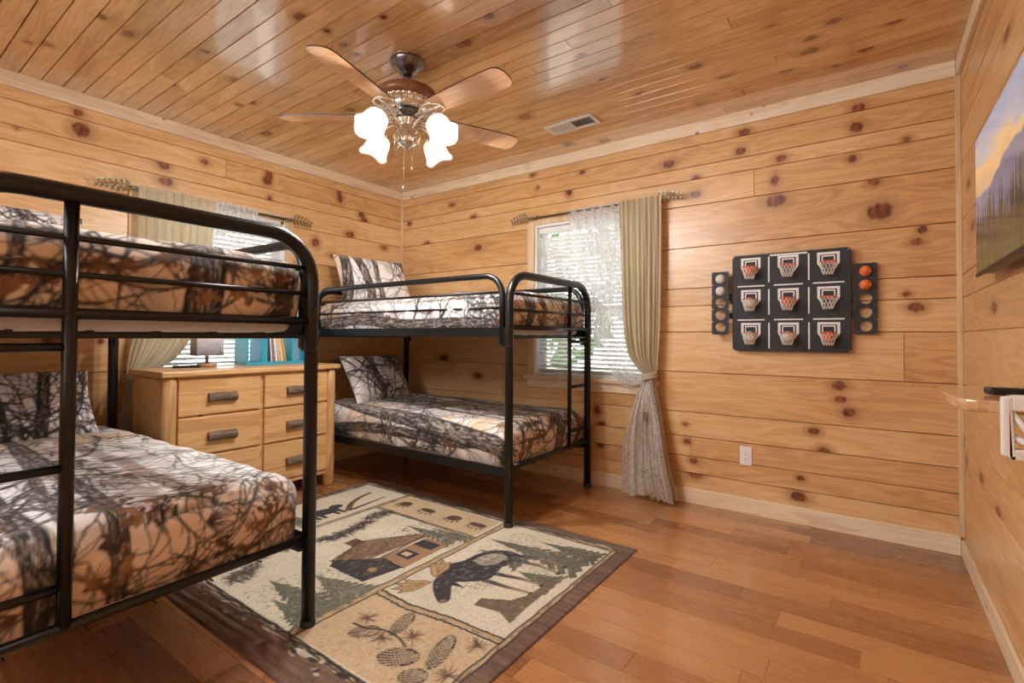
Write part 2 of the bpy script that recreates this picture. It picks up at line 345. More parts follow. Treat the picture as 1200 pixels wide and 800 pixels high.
KC = [(-2.933,0.856,0.029,0.022),(-3.431,0.583,0.018,0.02),(-3.379,0.647,0.026,0.025),(-2.116,1.4,0.016,0.014),(-2.96,1.373,0.024,0.026),(-3.57,1.877,0.037,0.03),(-2.742,1.989,0.034,0.028),(-3.258,1.539,0.017,0.02),(-2.125,1.268,0.032,0.024),(-1.415,1.763,0.028,0.022),(-1.649,1.859,0.039,0.03),(-2.152,1.521,0.017,0.014),(-2.169,1.612,0.017,0.014),(-3.315,1.195,0.016,0.02),(-3.16,1.566,0.022,0.02),(-0.131,2.716,0.027,0.018),(0.093,2.882,0.024,0.018),(-0.23,2.807,0.029,0.02),(-0.245,2.931,0.039,0.026),(-0.014,3.075,0.029,0.022),(-0.365,3.066,0.033,0.024),(-0.762,2.744,0.032,0.022),(-0.659,2.946,0.029,0.018),(-0.143,3.17,0.023,0.02),(-0.379,2.595,0.02,0.015),(0.152,3.388,0.019,0.018),(-0.864,3.205,0.021,0.02),(-1.125,2.86,0.026,0.018),(-1.867,2.725,0.04,0.03),(-1.217,2.293,0.018,0.014),(-1.228,2.581,0.019,0.016),(-1.608,3.403,0.026,0.025),(-1.862,3.306,0.027,0.03),(-2.787,1.138,0.022,0.022),(-2.876,0.738,0.02,0.02),(-1.81,1.491,0.016,0.013)]
KR = [(3.237,1.872,0.04,0.02),(3.127,1.645,0.05,0.02),(2.655,1.243,0.05,0.02),(2.973,0.514,0.04,0.02),(2.618,0.466,0.044,0.018),(3.379,0.507,0.026,0.02),(2.382,2.175,0.047,0.018)]
WV = [0, .20, .314, .447, .612, .884, 1.157, 1.335, 1.455, 1.735, 2.023, 2.20, 2.29, 2.43, ZC+.001]
# windows: right hand window on the back wall, left hand window on the left wall
W2 = (-2.27, -1.30, .80, 2.045); W1 = (1.22, 2.22, .84, 2.045)
planks('wall_back', (XL, YB, 0), (1, 0, 0), (0, 0, 1), (0, -1, 0), XR-XL, WV, M['wall'], [(a-XL, b, c, d) for a, b, c, d in KB], [(W2[0]-XL, W2[1]-XL, W2[2], W2[3])], 11,
       joints={5: [.148-XL], 2: [-1.0-XL], 4: [-2.6-XL], 8: [-3.0-XL], 10: [-.6-XL]}, tonev=.62)
planks('wall_left', (XL, YF, 0), (0, 1, 0), (0, 0, 1), (1, 0, 0), YB-YF, WV, M['wall'], [(a-YF, b, c, d) for a, b, c, d in KL], [(W1[0]-YF, W1[1]-YF, W1[2], W1[3])], 5,
       joints={3: [2.0], 6: [2.3], 12: [3.3]}, tonev=.6)
planks('wall_right', (XR, YF, 0), (0, 1, 0), (0, 0, 1), (-1, 0, 0), YB-YF, WV, M['wall'], [(a-YF, b, c, d) for a, b, c, d in KR], [], 23, joints={4: [4.0], 7: [3.6]}, tonev=.55, depth=.007)
planks('wall_front', (XL, YF, 0), (1, 0, 0), (0, 0, 1), (0, 1, 0), XR-XL, WV, M['wall'], [], [], 31, res=.06, tonev=.5, rnd_knots=20)
cb = list(np.arange(.628-.0937*24, YB+.05, .0937)); cb = [c-YF for c in cb if YF < c < YB]; cb = [-.03]+cb+[YB-YF+.03]
planks('ceiling', (XL, YF, ZC), (1, 0, 0), (0, 1, 0), (0, 0, -1), XR-XL, cb, M['ceil'], [(a-XL, b-YF, c, d) for a, b, c, d in KC], [], 41, joint_len=2.6, res=.012, g=.0032, depth=.010, tonev=.85)
fb = list(np.arange(-.03, YB-YF, .122))+[YB-YF+.03]
planks('floor', (XL, YF, 0), (1, 0, 0), (0, 1, 0), (0, 0, 1), XR-XL, fb, M['floor'], [], [], 61, joint_len=1.15, res=.03, g=.0006, depth=.0022, tonev=1.0)

def trim(name, b, mat, bev=.003):
    m = MB(); m.box(*b); o = m.build(name, mat, None, bevel=bev); o['kind'] = 'structure'; return o
trim('baseboard_back', (XL+.015, XR-.015, YB-.015, YB, 0, .100), M['trim'])
trim('baseboard_left', (XL, XL+.015, YF+.015, YB-.015, 0, .100), M['trimy'])
trim('baseboard_right', (XR-.015, XR, YF+.015, YB-.015, 0, .085), M['trimy'])
trim('baseboard_front', (XL+.015, XR-.015, YF, YF+.015, 0, .100), M['trim'])
trim('trim_1', (XL+.019, XR-.019, YB-.019, YB, 2.50, ZC), M['trim'])
trim('trim_2', (XL, XL+.019, YF+.019, YB-.019, 2.50, ZC), M['trimy'])
trim('trim_3', (XR-.019, XR, YF+.019, YB-.019, 2.50, ZC), M['trimy'])
trim('trim_4', (XL, XL+.022, YB-.022, YB-.0, .10, 2.50), M['trimz'])
trim('trim_5', (XR-.022, XR-.0, YB-.022, YB, .10, 2.50), M['trimz'])

# ------------------------------------------------------------------ painting cloth patterns
class Ras:
    def __init__(s, w, h, ppm, bg):
        s.ppm = ppm; s.W = int(w*ppm)+1; s.H = int(h*ppm)+1; s.a = np.zeros((s.H, s.W, 3)); s.a[:] = bg
    def win(s, x0, x1, y0, y1):
        i0 = max(0, int(x0*s.ppm)-1); i1 = min(s.W, int(x1*s.ppm)+2); j0 = max(0, int(y0*s.ppm)-1); j1 = min(s.H, int(y1*s.ppm)+2)
        if i0 >= i1 or j0 >= j1: return None
        X, Y = np.meshgrid(np.arange(i0, i1)/s.ppm, np.arange(j0, j1)/s.ppm); return (slice(j0, j1), slice(i0, i1)), X, Y
    def put(s, sl, mk, col):
        mk = np.clip(mk, 0, 1)[..., None]; s.a[sl] = s.a[sl]*(1-mk)+np.asarray(col)*mk
    def line(s, pts, w0, w1=None, col=(0, 0, 0), tex=None, edge=None):
        w1 = w0 if w1 is None else w1; L = 0; n = len(pts)-1
        tot = sum(math.dist(pts[i], pts[i+1]) for i in range(n)) or 1; aa = .7/s.ppm
        for i in range(n):
            (ax, ay), (bx, by) = pts[i][:2], pts[i+1][:2]; sl = math.dist((ax, ay), (bx, by))
            if sl < 1e-6: continue
            wa = w0+(w1-w0)*L/tot; wb = w0+(w1-w0)*(L+sl)/tot; m = max(wa, wb)+aa*2
            q = s.win(min(ax, bx)-m, max(ax, bx)+m, min(ay, by)-m, max(ay, by)+m)
            if q:
                ix, X, Y = q; t = ((X-ax)*(bx-ax)+(Y-ay)*(by-ay))/sl**2; tc = np.clip(t, 0, 1)
                dx = X-ax-tc*(bx-ax); dy = Y-ay-tc*(by-ay); d = np.hypot(dx, dy); w = wa+(wb-wa)*tc
                if tex: ov = .003/sl; d = np.abs((X-ax)*(by-ay)-(Y-ay)*(bx-ax))/sl+((t < -ov) | (t > 1+ov))*9.
                sd = d*np.sign((X-ax)*(by-ay)-(Y-ay)*(bx-ax))
                if tex: c = tex(L+tc*sl, sd, w)
                else: c = col
                s.put(ix, (w-d)/aa*.5+.5, c)
            L += sl
    def poly(s, P, col, tex=None):
        P = [tuple(p) for p in P]; xs = [p[0] for p in P]; ys = [p[1] for p in P]
        q = s.win(min(xs), max(xs), min(ys), max(ys))
        if not q: return
        ix, X, Y = q; ins = np.zeros(X.shape, bool)
        for i in range(len(P)):
            x0, y0 = P[i]; x1, y1 = P[i-1]
            c = ((y0 > Y) != (y1 > Y)) & (X < (x1-x0)*(Y-y0)/((y1-y0) or 1e-9)+x0); ins ^= c
        s.put(ix, ins.astype(float), tex(X, Y) if tex else col)
    def ell(s, cx, cy, a, b, ang, col, tex=None, soft=.1):
        m = max(a, b)*1.2; q = s.win(cx-m, cx+m, cy-m, cy+m)
        if not q: return
        ix, X, Y = q; c, sn = math.cos(ang), math.sin(ang); u = ((X-cx)*c+(Y-cy)*sn)/a; v = (-(X-cx)*sn+(Y-cy)*c)/b
        s.put(ix, (1-np.hypot(u, v))/soft+.5, tex(X, Y) if tex else col)
    def sample(s, x, y):
        x = np.clip(x*s.ppm, 0, s.W-1.001); y = np.clip(y*s.ppm, 0, s.H-1.001); i = x.astype(int); j = y.astype(int); fx = (x-i)[:, None]; fy = (y-j)[:, None]
        return (s.a[j, i]*(1-fx)+s.a[j, i+1]*fx)*(1-fy)+(s.a[j+1, i]*(1-fx)+s.a[j+1, i+1]*fx)*fy
def camo(w, h, seed, ppm=230, trunks=9, along='y', scale=1., leaf_warm_x=None):
    R = random.Random(seed); bg = np.array(lin(244, 240, 240)); s = Ras(w, h, ppm, bg)
    X, Y = np.meshgrid(np.arange(s.W)/ppm, np.arange(s.H)/ppm)
    n = fbm(X*2.2+seed, Y*2.2, 3)[..., None]; tan = np.array(lin(216, 176, 128)); gry = np.array(lin(176, 168, 165))
    s.a = s.a*(1-np.clip((n-.52)*5, 0, .75))+tan*np.clip((n-.52)*5, 0, .75)
    if leaf_warm_x: kx = np.clip((X-leaf_warm_x-.05)*4, 0, .5)[..., None]; s.a = s.a*(1-kx)+tan*kx  # print's tan deepened toward the foot end, painting in warm bounce light
    n = fbm(X*5+9, Y*5+seed*3, 3)[..., None]; k = np.clip((n-.52)*6, 0, .5); s.a = s.a*(1-k)+gry*k
    dk, md, lt = np.array(lin(20, 17, 17)), np.array(lin(92, 80, 74)), np.array(lin(178, 168, 162))
    def barktex(off, dark=1.):
        def f(L, d, wd):
            v = vn(L*26+off, d*190+off*3)*.6+vn(L*75, d*330+off)*.4
            e = np.clip(np.abs(d)/np.maximum(wd, 1e-4), 0, 1)
            v = v-.42*(e > .80)+.14*(1-e)-.10*dark
            v = v[..., None]; k = np.clip((v-.32)*4.2, 0, 1); k2 = np.clip((v-.55)*4, 0, 1)
            return (dk*(1-k)+md*k)*(1-k2)+lt*k2
        return f
    def branch(p, ang, ln, wd, depth):
        pts = [p]; a = ang; n_ = 7
        for i in range(n_):
            a += R.uniform(-.32, .32); q = (pts[-1][0]+math.cos(a)*ln/n_, pts[-1][1]+math.sin(a)*ln/n_); pts.append(q)
            if depth > 0 and R.random() < .62:
                branch(q, a+R.choice((-1, 1))*R.uniform(.4, 1.1), ln*R.uniform(.35, .7), wd*R.uniform(.35, .6), depth-1)
        c = catmull(pts, 4)
        if wd > .006: s.line(c, wd, wd*.35, tex=barktex(R.random()*90, .8))
        else: s.line(c, wd, wd*.3, col=dk*R.uniform(.8, 2.6))
    # thin twigs behind
    for k in range(int(26*w*h)): branch((R.uniform(0, w), R.uniform(0, h)), R.uniform(0, 6.28), R.uniform(.2, .5), .0028, 1)
    # trunks
    tot, c0 = (w, 0) if along == 'y' else (h, 0); ln = h if along == 'y' else w
    for k in range(trunks):
        p = (k+.5+R.uniform(-.3, .3))*tot/trunks; pts = []; q = p; sl = R.uniform(-.25, .25)
        for j in range(7):
            q += sl*ln/6+R.uniform(-.05, .05); t = -.05+1.1*ln*j/6; pts.append((q, t) if along == 'y' else (t, q))
        wd = R.choice((.018, .026, .042, .058))*scale; c = catmull(pts, 8)
        s.line(c, wd, wd*R.uniform(.7, 1.1), tex=barktex(R.random()*100, R.choice((.2, 1., 1.8))))
        for b in range(R.randint(3, 5)):
            i = R.randrange(4, len(c)-4); a0 = math.atan2(c[i+1][1]-c[i][1], c[i+1][0]-c[i][0])
            branch(tuple(c[i]), a0+R.choice((-1, 1))*R.uniform(.4, 1.2), R.uniform(.3, .75), R.uniform(.007, .017)*scale, 2)
    for k in range(int(5*w*h)): branch((R.uniform(0, w), R.uniform(0, h)), R.uniform(0, 6.28), R.uniform(.35, .8), R.uniform(.006, .013), 2)
    # brown oak leaves and pine sprays
    for k in range(int(10*w*h)+(50 if leaf_warm_x else 0)):
        cx, cy = (R.uniform(0, w), R.uniform(0, h)) if k < int(10*w*h) else (R.uniform(leaf_warm_x, w), R.uniform(0, h)); bc = np.array(lin(*R.choice(((122, 82, 52), (96, 62, 40), (150, 112, 80), (70, 50, 40)))))
        if R.random() < .5:
            for q in range(14):
                a = R.uniform(0, 6.28); d = R.uniform(0, .05); s.ell(cx+d*math.cos(a), cy+d*math.sin(a), R.uniform(.008, .02), R.uniform(.004, .009), R.uniform(0, 3.1), bc*R.uniform(.5, 1.3), soft=.4)
        else:
            a0 = R.uniform(0, 6.28)
            for q in range(26):
                a = a0+R.uniform(-1.0, 1.0); l = R.uniform(.03, .09); s.line([(cx, cy), (cx+l*math.cos(a), cy+l*math.sin(a))], .0022, .001, col=bc*R.uniform(.4, 1.2))
    for k in range(int(16*w*h)): branch((R.uniform(0, w), R.uniform(0, h)), R.uniform(0, 6.28), R.uniform(.15, .45), R.uniform(.0018, .0038), 1)
    return s

# ------------------------------------------------------------------ outdoors: ground and trees seen through the blinds
t = NT('grass_ground'); oc = t.node('ShaderNodeTexCoord').outputs['Object']
n = t.node('ShaderNodeTexNoise', {'Vector': oc, 'Scale': 3., 'Detail': 6.}).outputs[0]
t.bsdf(Base_Color=t.ramp(n, [(.3, (.30, .31, .22)), (.7, (.58, .56, .50))]), Roughness=.95); M['ground'] = t.m
g = MB(); g.grid(lambda a, b: (-20+a*36, -8+b*34, -.45+.05*math.sin(9*a)*math.cos(7*b)), 24, 24)
setp(g.build('ground', M['ground']), kind='structure')
t = NT('green_leaves'); n = t.node('ShaderNodeTexNoise', {'Vector': t.node('ShaderNodeTexCoord').outputs['Object'], 'Scale': 2.5, 'Detail': 3.}).outputs[0]
cc = t.ramp(n, [(.3, (.05, .12, .03)), (.7, (.17, .30, .09))])
d = t.node('ShaderNodeBsdfDiffuse', {'Color': cc}).outputs[0]; tr = t.node('ShaderNodeBsdfTranslucent', {'Color': cc}).outputs[0]
t.l.new(t.node('ShaderNodeMixShader', {0: .45, 1: d, 2: tr}).outputs[0], t.out.inputs[0]); M['leaf'] = t.m
M['trunk'] = simple('tree_bark', (.12, .09, .07), .9, 0, .3, 20, bump=.5)
def tree(x, y, h, cr, seed, label):
    R = random.Random(seed); T = thing('leafy_tree', label, 'tree', (x, y, -.45), 0, 'trees outside the windows')
    m = MB(); m.tube([(0, 0, 0), (.05, .03, h*.35), (-.04, .05, h*.7)], [.13, .10, .05], 9)
    for k in range(5):
        a = k*1.26; m.tube([(0, 0, h*(.35+.06*k)), (cr*.55*math.cos(a), cr*.55*math.sin(a), h*(.55+.07*k))], [.05, .02], 6)
    m.build('trunk', M['trunk'], T)
    m = MB()
    for k in range(1500):
        a = R.uniform(0, 6.28); zz = R.uniform(-1, 1); rr = R.uniform(.5, 1)**.5*math.sqrt(1-zz*zz)*cr*(1+.25*math.sin(3*a+seed)); p = Vector((rr*math.cos(a), rr*math.sin(a), h*.62+zz*h*.40))
        s_ = R.uniform(.06, .13); q = Matrix.Translation(p) @ Matrix.Rotation(R.uniform(0, 6.28), 4, Vector((R.uniform(-1, 1), R.uniform(-1, 1), R.uniform(-1, 1))).normalized())
        m.add([q @ Vector(v) for v in ((-s_, 0, 0), (0, -s_*.5, s_*.2), (s_, 0, 0), (0, s_*.5, s_*.2))], [(0, 1, 2, 3)])
    m.build('foliage', M['leaf'], T)
for i, (x, y, h, c) in enumerate(((-4.9, 8.4, 4.6, 1.4), (-1.3, 9.0, 5.2, 1.6), (-8.3, 10.5, 6.0, 1.8), (-8.6, 6.2, 4.4, 1.3), (-9.0, 2.4, 5.0, 1.5))):
    tree(x, y, h, c, i+3, ['green leafy tree left of centre beyond the back window', 'green leafy tree nearest the curtain side of the back window', 'tall green tree furthest left beyond the back window', 'green tree beyond the right side of the left window', 'green tree straight outside the left window behind the dresser'][i])

# ------------------------------------------------------------------ windows (structure)
t = NT('window_glass'); gl = t.node('ShaderNodeBsdfGlossy', {'Roughness': .02}).outputs[0]; tp = t.node('ShaderNodeBsdfTransparent').outputs[0]
fr = t.node('ShaderNodeFresnel', {'IOR': 1.4}).outputs[0]
t.l.new(t.node('ShaderNodeMixShader', {0: fr, 1: tp, 2: gl}).outputs[0], t.out.inputs[0]); M['glass'] = t.m
def window(name, W, tf):
    a0, a1, z0, z1 = W; O = thing(name, None, None); O['kind'] = 'structure'; O.matrix_world = tf
    # local frame: x along the wall, y outward (0 = wall face), z up
    m = MB()   # casing boards around the opening, jamb lining
    cw, ct = .066, .016
    m.box(a0-cw, a0, -ct, 0, z0-.02, z1+cw); m.box(a1, a1+cw, -ct, 0, z0-.02, z1+cw); m.box(a0, a1, -ct, 0, z1, z1+cw)
    m.build('window_casing', M['trimz'], O, bevel=.003)
    m = MB(); m.box(a0-.085, a1+.085, -.040, .012, z0-.025, z0+.005); m.box(a0-cw, a1+cw, -.014, 0, z0-.095, z0-.025)
    m.build('window_sill', M['trim'], O, bevel=.004)
    m = MB(); D = .15; th = .02
    m.box(a0-.001, a0+th, 0, D, z0, z1); m.box(a1-th, a1+.001, 0, D, z0, z1); m.box(a0+th, a1-th, 0, D, z1-th, z1+.001); m.box(a0+th, a1-th, 0, D, z0-.02, z0+.004)
    m.build('jamb_lining', M['whitepaint'], O, bevel=.002)
    m = MB(); b = .045; y0, y1 = .085, .12; zm = (z0+z1)/2-.08
    for (p, q, r, s) in ((a0+th, a0+th+b, z0, z1), (a1-th-b, a1-th, z0, z1), (a0+th, a1-th, z1-th-b, z1-th), (a0+th, a1-th, z0, z0+b+.01), (a0+th, a1-th, zm-.022, zm+.022)):
        m.box(p, q, y0, y1, r, s)
    m.build('window_frame', M['whitepaint'], O, bevel=.003)
    m = MB(); m.box(a0+th+b, a1-th-b, .10, .104, z0+b, z1-th-b); m.build('pane', M['glass'], O)
    return O
TB = Matrix.Translation((0, YB, 0)); TL = Matrix(((0, -1, 0, XL), (1, 0, 0, 0), (0, 0, 1, 0), (0, 0, 0, 1)))
window('window_2', W2, TB); window('window_1', W1, TL)
def blind(W, tf, label, tilt):
    a0, a1, z0, z1 = W[0]+.024, W[1]-.024, W[2], W[3]; O = thing('window_blind', label, 'blind'); O.matrix_world = tf @ Matrix.Translation(((a0+a1)/2, 0, z0+.006)); h = z1-.02-z0-.008; hw = (a1-a0)/2
    m = MB(); m.box(-hw, hw, .028, .070, h-.045, h); m.build('head_rail', M['blind'], O, bevel=.003)
    m = MB(); n_ = int((h-.08)/.034)
    for k in range(n_):
        z = .035+k*.034; Rm = Matrix.Translation((0, .048, z)) @ Matrix.Rotation(tilt, 4, 'X')
        m.box(-hw+.004, hw-.004, -.0215, .0215, -.0013, .0013, 0, Rm)
    m.build('slats', M['blind'], O)
    m = MB(); m.box(-hw+.003, hw-.003, .035, .061, .0, .016); m.build('bottom_rail', M['blind'], O, bevel=.002)
    for x in (-hw+.16, hw-.16):
        m = MB(); m.tube([(x, .0245, .01), (x, .0245, h-.02)], .0013, 5); m.build('ladder_cord', M['blind'], O)
    m = MB(); m.tube([(-hw+.05, .020, h-.04), (-hw+.052, .018, h-.62)], .003, 6); m.build('tilt_wand', M['blind'], O)
blind(W2, TB, 'white slatted blind in the back window behind the far bunk bed', rad(-30))
blind(W1, TL, 'white slatted blind in the left window behind the dresser', rad(-26))

# ------------------------------------------------------------------ curtains
def rod(tf, a0, a1, z, label, dp=-.09):
    O = thing('curtain_rod', label, 'curtain rod'); O.matrix_world = tf @ Matrix.Translation(((a0+a1)/2, 0, z)); h = (a1-a0)/2; fl = .21
    m = MB(); m.tube([(-h+fl, dp, 0), (h-fl, dp, 0)], .008, 10); m.build('rod', M['bronze'], O)
    for sg in (-1, 1):
        m = MB(); bx = sg*(h-fl-.02); m.tube([(bx, dp, 0), (bx, dp*.4, 0), (bx, 0, -.01)], .006, 8); m.box(bx-.012, bx+.012, -.006, -.0015, -.04, .03); m.build('bracket', M['bronze'], O)
        m = MB(); base = h-fl; m.tube([(sg*(base-.01), dp, 0), (sg*(base+.03), dp, 0)], .013, 10)
        st = [(sg*(base+fl*q), dp-.004*math.sin(q*5), .012*math.sin(q*4)) for q in (0, .3, .6, 1.0)]; m.tube(st, [.006, .005, .004, .002], 7)
        for k in range(6):
            q = .20+k*.145
            for ud in (-1, 1):
                p = Vector((sg*(base+fl*q), dp, .012*math.sin(q*4))); d = Vector((sg*.55, ud*-.35, ud*.75)).normalized(); L = .066-.006*k
                sd = d.cross(Vector((0, 1, 0))).normalized(); 
                vs = [p, p+d*L*.5+sd*.0095+Vector((0, -.004, 0)), p+d*L, p+d*L*.5-sd*.0095+Vector((0, -.004, 0)), p+d*L*.5+Vector((0, .005, 0))]
                m.add(vs, [(0, 1, 4), (1, 2, 4), (2, 3, 4), (3, 0, 4), (0, 3, 1), (1, 3, 2)], 0, False)
        m.build('leaf_finial', M['finial'], O)
rod(TB, -2.475, -1.04, 2.095, 'bronze curtain rod with leafy finials over the back window', -.052)
rod(TL, .97, 2.42, 2.062, 'bronze curtain rod with leafy finials over the left window', -.055)
def curtain(name, tf, flip, L, Rr, tailL, tailR, folds, amp, mat, label, y0=-.10, seed=1, cat='curtain', belly_=.010, taild=0., tie=False, tailmat=None, tieat=None):
    """L/Rr = control curves from the rod to the tie (x offset, z); tails below the tie"""
    R = random.Random(seed); O = thing(name, label, cat); O.matrix_world = tf @ Matrix.Translation((0, 0, .008))
    fx = -1 if flip else 1
    nu, nv = 90, 70
    cl = catmull(L, 20); cr = catmull(Rr, 20)
    def at(c, t):
        q = t*(len(c)-1); i = min(int(q), len(c)-2); f = q-i; return c[i]*(1-f)+c[i+1]*f
    ph = R.uniform(0, 6)
    def fold(s, t): return (.55+.75*float(vn(s*7+seed, t*1.5+seed)))*math.sin(2*PI*folds*s+ph+2.2*float(vn(s*5+seed*3, t*2.2))+.9*math.sin(3*s+ph)+.5*math.sin(5*t))+.35*math.sin(2*PI*folds*2.3*s+ph*2)
    def fn(s, t):
        a = at(cl, t); b = at(cr, t); p = a*(1-s)+b*s; w = abs(b[0]-a[0])
        A = amp*(.55+.6*min(1, t*3))*min(1, .25+w*3.2) if t > .03 else amp*.5
        belly = belly_*math.sin(PI*t)
        return (fx*p[0], y0-belly-A*fold(s, t), p[1]+.002*math.sin(40*s)*(t < .05))
    m = MB(); m.grid(fn, nu, nv); 
    # little ruffled header standing above the rod
    m.grid(lambda s, t: (fx*(L[0][0]*(1-s)+Rr[0][0]*s), y0-.5*amp*fold(s, 0)*(1-t*.2), L[0][1]+t*.028), nu, 3)
    m.build('panel', mat, O)
    tl = catmull(tailL, 20); tr = catmull(tailR, 20)
    def fn2(s, t):
        a = at(tl, t); b = at(tr, t); p = a*(1-s)+b*s; A = max(amp, .014)*min(1.3, .4+1.4*t)
        hem = .018*math.sin(7*s+ph)*t**3
        return (fx*p[0], y0-.018-taild-.03*t-A*fold(s*.9+.1, 2+t*.6)+.01*math.sin(9*t+5*s), p[1]+hem)
    m = MB(); m.grid(fn2, nu, 60); m.build('tail', tailmat or mat, O)
    if tie:
        tx, tz = tieat; m = MB()
        for k in range(3):
            pts = [(fx*(tx+.045*math.cos(w)), y0-.035+.04*math.sin(w), tz+.012*k-.01+.012*math.cos(w)) for w in [2*PI*i/20 for i in range(20)]]
            m.tube(pts, .010, 7, closed=True)
        m.build('tie', mat, O)
        m = MB(); m.box(fx*tx-.028, fx*tx+.002, y0-.085, y0-.078, tz-.30, tz-.235); m.build('tag', M['finial'], O, bevel=.003)
    return O
# back window: beige panel right, sheer left, both gathered to the right
curtain('beige_curtain', TB, False, [(-1.49, 2.075), (-1.475, 1.7), (-1.46, 1.3), (-1.42, 1.02), (-1.35, .90), (-1.275, .83)], [(-1.175, 2.075), (-1.175, 1.6), (-1.18, 1.2), (-1.195, .97), (-1.20, .90), (-1.215, .85)],
        [(-1.275, .85), (-1.33, .62), (-1.35, .35), (-1.34, .03)], [(-1.215, .86), (-1.17, .60), (-1.11, .30), (-1.045, .012)], 8, .018, M['beige'],
        'beige cloth curtain gathered and tied at the right of the back window', -.074, 3, tie=True, tieat=(-1.245, .84))
curtain('lace_curtain', TB, False, [(-1.925, 2.075), (-1.87, 1.80), (-1.79, 1.45), (-1.71, 1.15), (-1.60, .92), (-1.44, .755), (-1.285, .815)], [(-1.49, 2.075), (-1.47, 1.75), (-1.455, 1.4), (-1.44, 1.12), (-1.39, .97), (-1.33, .90), (-1.275, .86)],
        [(-1.285, .83), (-1.36, .62), (-1.42, .32), (-1.425, .035)], [(-1.225, .85), (-1.185, .60), (-1.125, .30), (-1.06, .01)], 5.3, .0085, M['sheer'],
        'white lace sheer curtain swept across the back window to the right tie', -.058, 5, tailmat=M['sheertail'], taild=.045)
# left window: beige panel left, sheer right, gathered to the left (mirrored)
curtain('beige_curtain', TL, False, [(1.185, 2.05), (1.185, 1.6), (1.18, 1.2), (1.15, 1.0), (1.14, .86)], [(1.64, 2.05), (1.62, 1.7), (1.59, 1.4), (1.50, 1.1), (1.38, .93), (1.20, .84)],
        [(1.14, .86), (1.10, .60), (1.05, .30), (1.02, .03)], [(1.20, .85), (1.23, .6), (1.25, .3), (1.26, .03)], 9, .010, M['beige'],
        'beige cloth curtain hanging at the left of the left window behind the dresser', -.072, 8, tie=True, tieat=(1.17, .85))
curtain('lace_curtain', TL, False, [(1.64, 2.05), (1.62, 1.7), (1.60, 1.35), (1.50, 1.08), (1.40, .96), (1.22, .90)], [(1.96, 2.05), (1.93, 1.75), (1.84, 1.4), (1.70, 1.12), (1.50, .93), (1.22, .87)],
        [(1.16, .86), (1.15, .60), (1.14, .30), (1.12, .05)], [(1.20, .86), (1.21, .6), (1.22, .3), (1.22, .05)], 7, .006, M['sheer'],
        'white lace sheer curtain hanging at the right of the left window', -.070, 9)

